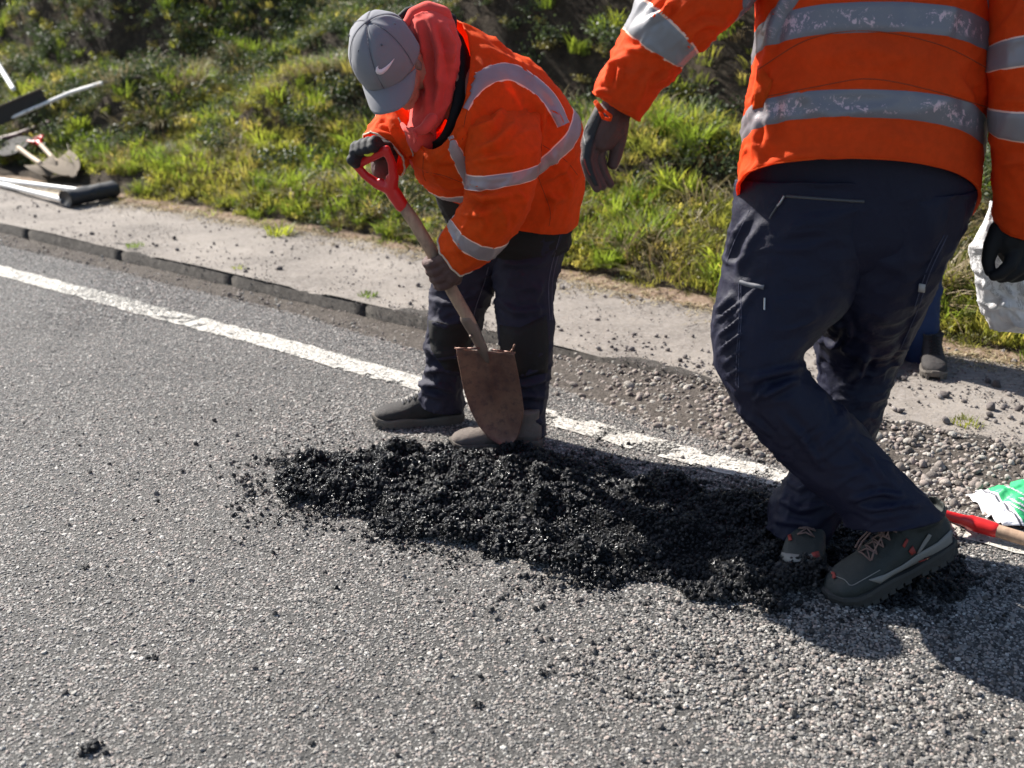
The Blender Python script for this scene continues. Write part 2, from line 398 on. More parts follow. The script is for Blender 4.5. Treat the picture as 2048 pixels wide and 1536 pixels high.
# loose dark crumbs thrown out around the patch, and raked-up stones nearer the camera
crm = [rock_mesh('crumb', 1, s, M_crumb, .8, .35, False) for s in range(40, 45)]
k = 60000; x = rng.uniform(-2.2, 1.7, k); y = rng.uniform(1.55, 4.0, k); dd = pdist(x, y)
dens = .6*np.exp(dd/.08)+.008+.22*np.exp(-(((x-.45)/.5)**2+((y-2.18)/.24)**2))
dens *= sstep(-.15, .35, fbm(p3(x*7, y*7), 3, 66)+.25)
ok = (dd < 0) & (rng.random(k) < dens); x, y = x[ok], y[ok]; K = len(x)
sz = np.clip(rng.lognormal(math.log(.0045), .42, K), .0022, .0105)
tag(scatter('loose_crumbs', np.stack([x, y, sz*.45], -1), rng.random((K, 3))*6.283, sz[:, None]*rng.uniform(.7, 1.2, (K, 3)), rng.integers(0, 5, K), crm), kind='stuff')
M_loose = stone_mat('loose_stone', [(0, (.06, .056, .053)), (.5, (.14, .125, .115)), (1, (.26, .235, .22))], .75)
lsm = [rock_mesh('loose_stone', 1, s, M_loose, .75, .3, False) for s in range(50, 55)]
k = 8500; x = rng.uniform(-.5, 1.6, k); y = rng.uniform(1.5, 2.6, k); dd = pdist(x, y)
dens = np.exp(-(((x-.62)/.5)**2+((y-2.02)/.26)**2))*sstep(-.3, .4, fbm(p3(x*5, y*5), 3, 67)+.1)
ok = (dd < 0) & (rng.random(k) < dens); x, y = x[ok], y[ok]; K = len(x)
sz = np.clip(rng.lognormal(math.log(.0050), .35, K), .0026, .011)
tag(scatter('ravelled_stones', np.stack([x, y, sz*.5], -1), rng.random((K, 3))*6.283, sz[:, None]*rng.uniform(.7, 1.2, (K, 3)), rng.integers(0, 5, K), lsm), kind='stuff')

# gravel swept against the kerb
grm = [rock_mesh('gravel', 2, s, M_gravel, .7, .22) for s in range(60, 68)]
k = 95000; d = rng.uniform(-1.2, 8.5, k); n = rng.uniform(3.1, 3.52, k)
wdt = .12+.27*(1-sstep(1.4, 3.4, d))+.05*vn(p3(d*2.3, d*0), 71)
e = (3.49-n)/wdt
near = 1-sstep(1.6, 3.4, d)
ok = (e < 1+.15*rng.normal(size=k)) & (e > -.05) & (rng.random(k) < (.5*near+.30)*np.clip(1.25-e*.75, .1, 1)); d, n, e, near = d[ok], n[ok], e[ok], near[ok]
x, y = rw(d, n); v = in_view(x, y, 0, 200); x, y, d, n, e, near = x[v], y[v], d[v], n[v], e[v], near[v]; K = len(x)
sz = np.clip(rng.lognormal(math.log(.0056), .42, K), .0026, .019)*(.62+.45*near)
z = (.05*near+.032)*np.clip(1-e, 0, 1)**1.1*rng.uniform(.5, 1, K)+sz*.35-.006
tag(scatter('gutter_gravel', np.stack([x, y, z], -1), rot_flat(K, .5), sz[:, None]*rng.uniform(.75, 1.2, (K, 3)), rng.integers(0, 8, K), grm), kind='stuff')
M_grit = mat('gutter_grit', (.13, .11, .09), .9, .2); bump(M_grit, noise(M_grit, 70, 5, .7), 1, .01)
a = noise(M_grit, 60, 5, .7); setc(M_grit, ramp(M_grit, a, [(.3, (.04, .033, .028)), (.55, (.085, .072, .062)), (.8, (.16, .14, .12))]))
def gritz(d, n):
    near = 1-sstep(1.6, 3.4, d); wdt = .12+.27*near+.05*vn(p3(d*2.3, d*0), 71); e = (3.49-n)/wdt
    return (.045*near+.030)*np.clip(1-e, 0, 1)**1.1+.006*fbm(p3(d*18, n*18), 2, 72)-.008*sstep(.8, 1.1, e)-.004
tag(strip('gutter_dirt', -2.5, 10, 3.05, 3.50, .03, .03, gritz, M_grit), kind='structure')

# stones and crumbs lying on the path
k = 9000; d = rng.uniform(-1.5, 9, k); n = rng.uniform(3.55, 4.5, k); x, y = rw(d, n)
dens = (.08+.55*np.exp(-((n-3.62)/.13)**2)*(1-sstep(1.8, 3.2, d))+.22*(1-sstep(1.0, 2.8, d)))*sstep(-.35, .3, fbm(p3(x*3, y*3), 3, 75)+.15)
ok = (rng.random(k) < dens) & in_view(x, y, 0, 200); x, y = x[ok], y[ok]; K = len(x)
sz = np.clip(rng.lognormal(math.log(.0065), .42, K), .003, .02)
M_pst = stone_mat('path_stone', [(0, (.06, .05, .05)), (.5, (.14, .12, .115)), (1, (.3, .27, .25))], .85)
psm = [rock_mesh('path_stone', 2, s, M_pst, .75, .28) for s in range(80, 85)]
tag(scatter('path_stones', np.stack([x, y, PATH_Z+sz*.45], -1), rot_flat(K, .5), sz[:, None]*rng.uniform(.75, 1.2, (K, 3)), rng.integers(0, 5, K), psm), kind='stuff')

k = 60000; d = rng.uniform(-1.5, 8, k); n = rng.uniform(3.46, 4.55, k); x, y = rw(d, n)
dens = (.14+.9*np.exp(-((n-3.5)/.07)**2)*(1-.7*sstep(2.5, 5, d))+.35*np.exp(-((n-4.35)/.12)**2)+.25*(1-sstep(1.5, 4, d)))*sstep(-.4, .35, fbm(p3(x*4, y*4), 3, 77)+.1)
ok = (rng.random(k) < dens) & in_view(x, y, 0, 200); x, y = x[ok], y[ok]; K = len(x)
sz = np.clip(rng.lognormal(math.log(.0026), .4, K), .0012, .006)
tag(scatter('path_grit', np.stack([x, y, PATH_Z+.003+sz*.3], -1), rot_flat(K, .5), sz[:, None]*rng.uniform(.75, 1.2, (K, 3)), rng.integers(0, 8, K), [rock_mesh('grit', 1, s_, m_, .7, .3, False) for s_, m_ in zip(range(90, 98), [M_pst, M_gravel]*4)]), kind='stuff')

# ------------------------------------------------------------------ single clods of tar one can point to
M_clod = mat('tar_clod', (.010, .010, .011), .62, .4); bump(M_clod, noise(M_clod, 400, 3), .6, .003)
def clod_mesh(seed, r):
    pr = []; rr = np.random.default_rng(seed)
    for k in range(26):
        c = rr.normal(size=3)*np.array([.5, .42, .28])*r; c[2] = abs(c[2])+.12*r
        bm = bmesh.new(); bmesh.ops.create_icosphere(bm, subdivisions=1, radius=r*rr.uniform(.14, .34))
        V = np.array([v.co for v in bm.verts]); V = V*(1+.3*rr.normal(size=(len(V), 1))*.5)+c
        pr.append((V, [[v.index for v in f.verts] for f in bm.faces])); bm.free()
    V, Fc = join(pr); return mesh_np('tar_clod', V, Fc)
for i, (px, py, r, lab) in enumerate([
    (186, 1500, .024, 'large black clod of tar alone near the bottom left corner of the road'),
    (305, 1318, .011, 'small dark clod on the open road above and right of the bottom left clod'),
    (172, 1137, .010, 'small dark clod on the open road far left of the tar heap'),
    (905, 882, .017, 'black clod just beyond the tar heap between the boots of the bent worker'),
    (955, 1412, .011, 'small dark clod at the bottom middle of the road below the tar heap'),
    (1090, 1350, .012, 'dark clod on the road below the middle of the tar heap'),
    (1410, 968, .015, 'dark clod beside the upper edge of the tar heap below the edge line'),
    (1520, 925, .012, 'small brown clod between the edge line and the crossed legs')]):
    o = link('tar_clod', clod_mesh(100+i, r), M_clod, None, False); p = gr(px, py); o.location = (p.x, p.y, 0); tag(o, lab, 'clod', 'loose clods of tar on the road')
# ------------------------------------------------------------------ vegetation on the bank
def leaf_mat(name, stops, tcol, tf=.35, rough=.55):
    m = mat(name, (.1, .15, .03), rough, .35)
    oi = N(m, 'ShaderNodeObjectInfo'); c = ramp(m, oi.outputs['Random'], stops)
    n = noise(m, 9, 2); c = mix(m, .5, c, ramp(m, n, [(.35, (.55, .55, .5)), (.65, (1, 1, 1))]), 'MULTIPLY')
    setc(m, c); translucent(m, tf, mix(m, 1.0, c, tcol, 'MULTIPLY')); return m
M_grass = leaf_mat('grass_blade', [(0, (.11, .13, .03)), (.4, (.18, .195, .04)), (.75, (.25, .24, .06)), (1, (.38, .32, .11))], (2.2, 2.1, 1.5), .45)
M_grass2 = leaf_mat('green_grass_blade', [(0, (.08, .12, .02)), (.6, (.16, .20, .035)), (1, (.25, .26, .045))], (2.2, 2.3, 1.4), .45)
M_straw = leaf_mat('straw_blade', [(0, (.20, .14, .07)), (.5, (.32, .25, .14)), (1, (.44, .38, .25))], (1, 1, .9), .25)
M_moss = leaf_mat('moss_leaf', [(0, (.08, .085, .02)), (.5, (.17, .155, .04)), (1, (.26, .225, .08))], (1.6, 1.6, 1.0), .25)
M_shrub = leaf_mat('shrub_leaf', [(0, (.035, .05, .02)), (.6, (.06, .08, .035)), (1, (.11, .13, .07))], (1.6, 1.8, 1.2), .25)
M_twig = mat('twig', (.10, .07, .05), .9, .2)
def tuft_mesh(name, m, n, hmin, hmax, spread, wid, seed, lean=.6):
    r = np.random.default_rng(seed); V = []; Fc = []
    for k in range(n):
        a = r.uniform(0, 6.283); r0 = spread*math.sqrt(r.random()); bx, by = r0*math.cos(a), r0*math.sin(a)
        h = r.uniform(hmin, hmax); ln = h*lean*r.uniform(.3, 1.3); a2 = a+r.normal()*.7; dx, dy = math.cos(a2), math.sin(a2)
        wx, wy = -dy*wid*r.uniform(.6, 1.2), dx*wid; o = len(V); tw = r.normal()*.4
        for t, ww in ((0, .9), (.4, 1), (.75, .7), (1, .08)):
            cx = bx+dx*ln*t*t; cy = by+dy*ln*t*t; cz = h*(t-.25*lean*t*t*t)
            c, s = math.cos(tw*t), math.sin(tw*t); vx, vy = (wx*c-wy*s)*ww/2, (wx*s+wy*c)*ww/2
            V += [(cx-vx, cy-vy, cz), (cx+vx, cy+vy, cz)]
        for q in range(3): Fc.append((o+2*q, o+2*q+1, o+2*q+3, o+2*q+2))
    me = mesh_np(name, V, Fc); me.materials.append(m); me.polygons.foreach_set('use_smooth', [True]*len(me.polygons)); return me
def leafy_mesh(name, m, n, R, H, ls, seed, sprigs=14):
    "a low cushion or bush: little leaves along thin sprigs"
    r = np.random.default_rng(seed); V = []; Fc = []
    for s in range(sprigs):
        a = r.uniform(0, 6.283); tip = np.array([math.cos(a), math.sin(a), 0])*R*math.sqrt(r.random())+np.array([0, 0, H*r.uniform(.5, 1)]); b = tip*np.array([.25, .25, 0])
        tip += r.normal(size=3)*R*.1
        for k in range(n//sprigs):
            t = r.uniform(.12, 1); c = b*(1-t)+tip*t+r.normal(size=3)*R*.11; c[2] = max(.002, c[2]-R*.15*t*t)
            u = r.normal(size=3); u /= np.linalg.norm(u); q = np.cross(u, r.normal(size=3)); q /= np.linalg.norm(q); L_ = ls*r.uniform(.6, 1.3); o = len(V)
            V += [tuple(c-u*L_/2), tuple(c+q*L_*.28), tuple(c+u*L_/2), tuple(c-q*L_*.28)]; Fc.append((o, o+1, o+2, o+3))
    me = mesh_np(name, V, Fc); me.materials.append(m); return me
protos = [tuft_mesh('t', M_grass, 50, .03, .085, .055, .004, s, .8) for s in (1, 2)] + [tuft_mesh('t', M_grass2, 46, .05, .13, .045, .005, s, .7) for s in (3, 4)] \
    + [leafy_mesh('m', M_moss, 190, .085, .045, .014, s) for s in (5, 6)] + [tuft_mesh('t', M_straw, 30, .05, .15, .07, .004, s, 1.2) for s in (7, 8)] \
    + [leafy_mesh('s', M_shrub, 260, .11, .11, .016, s, 22) for s in (9, 10)] + [leafy_mesh('g', M_grass, 160, .08, .05, .018, 11)]
k = 40000; d = rng.uniform(-1.5, 18, k); n = rng.uniform(4.3, 9.6, k)
x, y = rw(d, n); z = bankz(d, n); ok = (n > edge_n(d)+.03*rng.normal(size=k)) & in_view(x, y, z, 420)
e = .04; slope = np.hypot(bankz(d+e, n)-z, bankz(d, n+e)-z)/e
ok &= rng.random(k) < np.clip(1.9-slope*.6, .62, 1)
tool = (np.abs(d-7.5) < .9) & (n < 4.62)
ok &= ~tool
d, n, x, y, z, slope = d[ok], n[ok], x[ok], y[ok], z[ok], slope[ok]; K = len(d)
f1 = fbm(p3(d*1.0, n*1.3), 3, 90); f2 = fbm(p3(d*2.7, n*2.7), 3, 91); f3 = fbm(p3(d*1.6, n*1.6), 3, 92); rr = rng.random(K)
foot = 1-sstep(.1, 1.0, n-edge_n(d))
gw = np.clip(.25+1.2*f1+.6*foot, .05, 1.5); g2 = np.clip(.22+1.7*f2, 0, 1.2)*(.6+foot); mw = np.clip(.55-.9*f1, .2, 1); sw = np.clip(.28+.8*f3, .05, 1)*.8
dw = np.clip(.34-2.0*f1+.8*(slope > .8)+.25*f3-.5*foot, 0, 1.3); lw = .35+0*gw
W = np.stack([gw, g2, mw, sw, dw, lw], -1); W /= W.sum(1, keepdims=True); cw = W.cumsum(1)
kind = (rng.random(K)[:, None] > cw).sum(1).clip(0, 5)
idx = np.choose(kind, [0, 2, 4, 6, 8, 10])+np.where(kind < 5, rng.integers(0, 2, K), 0)
sc = rng.uniform(.7, 1.45, K)*np.where(n-edge_n(d) < .12, .7, 1)
tag(scatter('bank_grass', np.stack([x, y, z-.008], -1), rot_flat(K, .22), np.stack([sc, sc, sc*rng.uniform(.8, 1.2, K)], -1), idx, protos), kind='stuff')
# litter of dry blades at the foot
k = 2600; d = rng.uniform(-1, 9, k); n = edge_n(d)+rng.normal(-.02, .09, k); x, y = rw(d, n); ok = in_view(x, y, 0, 150); d, n, x, y = d[ok], n[ok], x[ok], y[ok]; K = len(d)
dead = [tuft_mesh('dead', M_straw, 7, .01, .02, .05, .005, s, 3.5) for s in (21, 22, 23)]
tag(scatter('dry_litter', np.stack([x, y, PATH_Z+.004+0*x], -1), rot_flat(K, .1), np.ones((K, 3))*rng.uniform(.6, 1.3, (K, 1)), rng.integers(0, 3, K), dead), kind='stuff')

# single plants one can point to
def tuft_at(px, py, zl, sc, lab, name='grass_tuft', green=True, hh=.05, n=90, sp=.05, cat='grass tuft'):
    p = gr(px, py, zl); o = link(name, tuft_mesh(name, M_grass2 if green else M_grass, n, hh*.4, hh, sp, .004, int(px)), None); o.location = p; o.scale = (sc,)*3
    tag(o, lab, cat, 'grass tufts growing in the path'); return o
tuft_at(270, 493, PATH_Z, 1, 'small flat grass tuft on the path edge, farthest along the kerb', hh=.03, n=70)
tuft_at(478, 537, PATH_Z, .8, 'tiny grass tuft behind the kerb, second from the far end', hh=.025, n=50)
tuft_at(736, 592, PATH_Z, 1, 'small grass tuft in the path just left of the bent worker', hh=.03, n=70)
tuft_at(1935, 852, PATH_Z-.01, 1, 'yellow green grass tuft among stones right of the crossed legs', hh=.035, n=110, green=False)
def bank_at(px, py):
    u = (px-1024)/F; v = (py-768)/F; dy = math.cos(TH)-v*math.sin(TH); dz = -math.sin(TH)-v*math.cos(TH); t = np.arange(3, 25, .01)
    X, Y, Z = u*t, dy*t, CH+dz*t; d, n = wr(X, Y); k = int(np.argmax(Z < bankz(d, n)))
    return Vector((X[k], Y[k], Z[k]))
for px, py, h, n, lab in [(1385, 300, .22, 130, 'bright green grass clump on the bank by the hanging glove'), (1330, 270, .2, 110, 'bright green grass clump under the raised orange sleeve'),
                       (560, 480, .13, 110, 'fresh green grass clump at the bank foot left of the shovel grip'), (1215, 530, .13, 110, 'fresh green grass clump at the bank foot right of the bent worker'),
                       (1560, 560, .12, 60, 'grass clump at the bank foot behind the dark trousers'), (160, 270, .2, 110, 'upright grass clump just below the long white pole'),
                       (500, 120, .25, 130, 'tall green grass clump left of the grey cap high on the bank')]:
    o = link('grass_clump', tuft_mesh('grass_clump', M_grass2, n, h*.5, h, .07, .007, int(px), .75), None); o.location = bank_at(px, py); tag(o, lab, 'grass')
sh0 = None
for px, py, s in [(110, 330-60, 1.0), (230, 300, 1.25), (450, 300, 1.2), (620, 250, 1.3), (690, 190, 1.2), (420, 70, 1.5), (120, 90, 1.5), (330, 150, 1.4), (1150, 250, 1.2), (1440, 230, 1.2), (560, 330, 1.1), (1240, 90, 1.4)]:
    me = leafy_mesh('shrub', M_shrub, 1100, .2, .22, .022, int(px), 40) if sh0 is None else sh0.data
    if sh0 is None: o = link('shrub', me, None, smooth=False); sh0 = o
    else: o = sh0.copy(); COL.objects.link(o)
    o.location = bank_at(px, py)-Vector((0, 0, .03)); o.scale = (s*.95, s*.95, s*.8); o.rotation_euler = (0, 0, px*.7)
    tag(o, 'low grey-green shrub with tiny leaves growing on the grassy bank', 'shrub', 'low shrubs on the bank')
# ------------------------------------------------------------------ cloth and body materials
def cloth(name, col, rough=.8, tr=0.0, weave=900, wr=.25, dirt=.25, spec=.3, sheen=.3):
    m = mat(name, col, rough, spec)
    n = noise(m, 5, 5, .6); n2 = noise(m, 60, 3, .6)
    c = mix(m, dirt, col, ramp(m, n, [(.35, tuple(v*.55 for v in col)), (.65, tuple(min(1, v*1.08) for v in col))]))
    c = mix(m, dirt*.5, c, ramp(m, n2, [(.4, tuple(v*.7 for v in col)), (.6, col)]))
    setc(m, c); P(m).inputs['Sheen Weight'].default_value = sheen*.4
    h = mth(m, 'ADD', mth(m, 'MULTIPLY', noise(m, weave, 1), .25), mth(m, 'ADD', noise(m, 28, 4, .55, dist=.6), mth(m, 'MULTIPLY', noise(m, 90, 2), .3)))
    bump(m, h, wr, .008)
    if tr: translucent(m, tr, c)
    return m
M_orange = cloth('orange_cloth', (1.0, .118, .008), .8, .42, wr=.5, dirt=.45, sheen=.0)
M_navy = cloth('navy_trouser', (.0055, .0065, .024), .58, wr=.45, dirt=.3, spec=.3, sheen=.0)
M_navy2 = cloth('grey_navy_trouser', (.020, .019, .036), .7, wr=.4, dirt=.3, spec=.25, sheen=.0)
M_black = cloth('black_cloth', (.014, .013, .013), .75, wr=.3, spec=.3, sheen=.0)
M_blue = cloth('blue_trouser', (.014, .03, .085), .8, wr=.3, sheen=.0)
M_hood = cloth('red_hoodie', (.66, .075, .058), .95, weave=500, wr=.2, dirt=.2, sheen=.2)
M_lining = mat('lining', (.55, .10, .03), .8)
M_skin = mat('skin', (.42, .20, .14), .55); P(M_skin).inputs['Subsurface Weight'].default_value = .1; P(M_skin).inputs['Subsurface Scale'].default_value = .01
bump(M_skin, noise(M_skin, 140, 3), .25, .002)
M_hair = mat('grey_hair', (.22, .19, .17), .8); bump(M_hair, noise(M_hair, 250, 3), .8, .003)
M_cap = cloth('grey_cap_cloth', (.205, .205, .225), .9, weave=1400, wr=.10, dirt=.1, sheen=.2)
M_capd = mat('cap_seam', (.10, .10, .12), .9)
M_mark = mat('pale_mark', (.78, .66, .70), .6)
M_glove = cloth('glove_leather', (.105, .055, .048), .6, wr=.8, dirt=.5, spec=.35, sheen=0)
M_glove_d = cloth('glove_back', (.03, .03, .032), .7, wr=.35, dirt=.3, sheen=0)
M_glove_k = mat('black_glove', (.006, .006, .007), .7, .3)
M_gloveg = cloth('glove_grey_cuff', (.42, .40, .37), .8, wr=.2, dirt=.4)
M_hiviz = mat('yellow_patch', (.65, .75, .05), .6)
def refl_mat(name, worn, base=(.30, .28, .30)):
    m = mat(name, base, .42, .6, .15)
    uv = N(m, 'ShaderNodeUVMap'); sp = N(m, 'ShaderNodeSeparateXYZ'); L(m, uv.outputs[0], sp.inputs[0])
    if worn:
        mp = N(m, 'ShaderNodeMapping'); mp.inputs['Scale'].default_value = (105, 3.2, 1); L(m, uv.outputs[0], mp.inputs[0])
        a = noise(m, 1.0, 4, .75, vec=mp.outputs[0], dist=1.2)
        mp2 = N(m, 'ShaderNodeMapping'); mp2.inputs['Scale'].default_value = (14, .6, 1); L(m, uv.outputs[0], mp2.inputs[0])
        b = noise(m, 1.0, 2, .5, vec=mp2.outputs[0])
        s = mth(m, 'ADD', a, mth(m, 'MULTIPLY', mth(m, 'SUBTRACT', b, .5), .55))
        k = ramp(m, s, [(.575, (0, 0, 0)), (.61, (1, 1, 1))])
        vv = ramp(m, sp.outputs[1], [(.18, (0, 0, 0)), (.3, (1, 1, 1)), (.74, (1, 1, 1)), (.86, (0, 0, 0))])
        setc(m, mix(m, mix(m, 1.0, k, vv, 'MULTIPLY'), base, (.62, .42, .44)))
    else:
        k = ramp(m, sp.outputs[1], [(0, (1, 1, 1)), (.075, (1, 1, 1)), (.09, (0, 0, 0)), (.91, (0, 0, 0)), (.925, (1, 1, 1)), (1, (1, 1, 1))])
        c = mix(m, ramp(m, noise(m, 12, 4), [(.4, (0, 0, 0)), (.6, (.5, .5, .5))]), base, tuple(v*.8 for v in base))
        setc(m, mix(m, k, c, (.85, .55, .42)))
    bump(m, noise(m, 40, 4, .6), .25, .004)
    return m
M_refl = refl_mat('reflective_worn', True, (.185, .17, .185)); M_refl2 = refl_mat('reflective_edged', False, (.30, .25, .26)); 

# ------------------------------------------------------------------ lofted cloth
def solve_near(c, thk, target):
    "vector from c towards the lens, thk deep, whose end is seen at the target"
    tx, ty = target; p = at(tx, ty, c.y-thk); return p-c
def ring(Lp, Rp, thk, near=None):
    Lw = at(*Lp); Rw = at(*Rp); c = (Lw+Rw)/2; s = (Rw-Lw)/2
    return [c, s, thk, near]
def frames(rs):
    C = [r[0] for r in rs]; out = []
    for i, (c, s, thk, near) in enumerate(rs):
        t = (C[min(i+1, len(C)-1)]-C[max(i-1, 0)]).normalized()
        if near is not None: m = solve_near(c, thk, near)
        else:
            m = s.cross(t).normalized()
            if m.y > 0: m = -m
            m = m*thk
        out.append((c, s, m))
    return out
def catmull(A, tt):
    A = np.asarray(A, float); n = len(A); i = np.clip(np.floor(tt).astype(int), 0, n-2); f = (tt-i)[:, None]
    p0 = A[np.clip(i-1, 0, n-1)]; p1 = A[i]; p2 = A[i+1]; p3_ = A[np.clip(i+2, 0, n-1)]
    return .5*((2*p1)+(-p0+p2)*f+(2*p0-5*p1+4*p2-p3_)*f*f+(-p0+3*p1-3*p2+p3_)*f**3)
class Loft:
    def __init__(s, rs, step=.006, nu=110, sq=1.0, wr=(.006, 9.0), seed=0, folds=(), axial=.35):
        fr = frames(rs); C = np.array([f[0] for f in fr]); S = np.array([f[1] for f in fr]); Mm = np.array([f[2] for f in fr])
        seg = np.linalg.norm(np.diff(C, axis=0), axis=1); cum = np.concatenate([[0], seg.cumsum()]); s.len = cum[-1]
        nv = max(8, int(s.len/step)); sv = np.linspace(0, s.len, nv); tt = np.interp(sv, cum, np.arange(len(C)))
        C = catmull(C, tt); S = catmull(S, tt); Mm = catmull(Mm, tt); s.tt = tt; s.nv = nv; s.nu = nu
        u = np.linspace(0, 2*np.pi, nu, endpoint=False)+np.pi/2    # seam on the near side's far end
        u = u+np.pi
        cu, su = np.cos(u), np.sin(u)
        if sq != 1: cu = np.sign(cu)*np.abs(cu)**sq; su = np.sign(su)*np.abs(su)**sq
        G = C[:, None]+S[:, None]*cu[None, :, None]+Mm[:, None]*su[None, :, None]
        s.G = G; s.norm(C)
        n3 = s.Nm; Pf = G.reshape(-1, 3)
        A, fq = wr
        # soft drapes: ridged noise, stretched along or across the limb
        uu = np.broadcast_to((u/(2*np.pi))[None], (nv, nu)); vv = np.broadcast_to(sv[:, None], (nv, nu)); r = np.linalg.norm(S, axis=1).mean()
        Q = np.stack([np.cos(u)[None]*r*np.ones((nv, 1)), np.sin(u)[None]*r*np.ones((nv, 1)), vv*(1+axial)], -1)
        q = Q*fq; wv = np.stack([vn(q*.6+5, seed), vn(q*.6+9, seed+1), vn(q*.6+13, seed+2)], -1)*.9
        a = 1-np.abs(fbm(q+wv, 2, seed+3))*2.2; b = fbm(q*2.3+wv*1.5, 3, seed+7)
        cr = np.clip(1-np.abs(vn(q*1.25+wv*1.3+31, seed+11))*3.2, 0, 1)**2*sstep(-.15, .5, vn(q*.5+3, seed+12)); cr2 = np.clip(1-np.abs(vn(q*2.7+wv*1.1+7, seed+13))*3.0, 0, 1)**2*sstep(0, .6, vn(q*.8+5, seed+14))
        disp = A*(np.clip(a, -1, 1)**3*.7+.5*b+.85*cr+.45*cr2)
        # named folds, given by where they run
        px, py, sc = proj(G); vdir = G-np.array([0, 0, CH]); facing = (-(vdir*n3).sum(-1)/np.linalg.norm(vdir, axis=-1))
        fc = sstep(-.15, .15, facing)
        for fo in folds:
            pts, wpx, h = fo; d2 = np.full(px.shape, 1e9); tp = np.zeros(px.shape); tot = sum(math.dist(pts[i], pts[i+1]) for i in range(len(pts)-1)); run = 0; sg = np.zeros(px.shape)
            for i in range(len(pts)-1):
                (x0, y0), (x1, y1) = pts[i], pts[i+1]; L2 = (x1-x0)**2+(y1-y0)**2; t = np.clip(((px-x0)*(x1-x0)+(py-y0)*(y1-y0))/L2, 0, 1)
                dd = np.hypot(px-x0-t*(x1-x0), py-y0-t*(y1-y0)); m_ = dd < d2; d2 = np.where(m_, dd, d2); tp = np.where(m_, (run+t*math.sqrt(L2))/tot, tp)
                sg = np.where(m_, np.sign((px-x0)*(y1-y0)-(py-y0)*(x1-x0)), sg); run += math.sqrt(L2)
            tap = np.clip(np.sin(np.pi*np.clip(tp, .03, .97)), 0, 1)**.6
            sd = d2*sg
            disp = disp+fc*tap*h*(np.exp(-(sd/wpx)**2)-.45*np.exp(-((sd-1.9*wpx)/wpx)**2)-.3*np.exp(-((sd+1.9*wpx)/wpx)**2))
        s.G = G+n3*disp[..., None]; s.norm(C); s.sv = sv; s.C = C
    def norm(s, C):
        G = s.G; du = np.roll(G, -1, 1)-np.roll(G, 1, 1); dv = np.gradient(G, axis=0); n = np.cross(du, dv)
        n /= np.linalg.norm(n, axis=-1, keepdims=True)+1e-12
        if ((G-C[:, None])*n).sum() < 0: n = -n
        s.Nm = n
    def obj(s, name, m, parent, thick=.003, cap=None):
        f = grid_faces(s.nv, s.nu, True); V = s.G.reshape(-1, 3); a = V[f[0]]; nn = np.cross(a[1]-a[0], a[2]-a[0])
        if nn@s.Nm.reshape(-1, 3)[f[0][0]] < 0: f = f[:, ::-1]
        me = mesh_np(name, V, f); o = link(name, me, m, parent)
        if thick: md = o.modifiers.new('thickness', 'SOLIDIFY'); md.thickness = thick; md.offset = -1
        s.o = o; s.V = V; s.F = f; return o
    def band(s, vmid, half, name, m, parent, off=.0022, slant=None):
        "a strip of tape sewn round the sleeve or body; vmid is a ring number, half its half width in metres"
        sm = np.interp(vmid, s.tt, s.sv); rows = 9; vv = np.linspace(max(0, sm-half), min(s.len, sm+half), rows); idx = np.interp(vv, s.sv, np.arange(s.nv))
        i0 = np.clip(np.floor(idx).astype(int), 0, s.nv-2); fr = (idx-i0)[:, None, None]
        Gb = s.G[i0]*(1-fr)+s.G[i0+1]*fr; Nb = s.Nm[i0]*(1-fr)+s.Nm[i0+1]*fr
        o_ = np.full(rows, off); o_[0] = o_[-1] = -.0006; Gb = Gb+Nb*o_[:, None, None]
        # a closed ring: last column repeats the first for the texture
        Gb = np.concatenate([Gb, Gb[:, :1]], 1); nu = s.nu+1; f = grid_faces(rows, nu)
        me = mesh_np(name, Gb, f); uvl = me.uv_layers.new(name='UVMap'); ci = np.array([l.vertex_index for l in me.loops])
        uv = np.stack([(ci % nu)/(nu-1), (ci//nu)/(rows-1)], -1); uvl.data.foreach_set('uv', uv.astype(np.float32).ravel())
        return link(name, me, m, parent)
def bvh_of(lofts):
    V = []; Fc = []; o = 0
    for l in lofts:
        V += l.V.tolist(); Fc += (l.F+o).tolist(); o += len(l.V)
    return BVHTree.FromPolygons(V, Fc)
def bvh_obj(me, M=Matrix()):
    return BVHTree.FromPolygons([M@v.co for v in me.vertices], [list(p.vertices) for p in me.polygons])
def hit(b, px, py, Yd=3.3):
    o = Vector((0, 0, CH)); d = (at(px, py, 3.0)-o).normalized(); r = b.ray_cast(o, d)
    if r[0] is None:
        r2 = b.find_nearest(at(px, py, Yd)); return r2[0], r2[1]
    n = r[1]
    if n.dot(d) > 0: n = -n
    return r[0], n
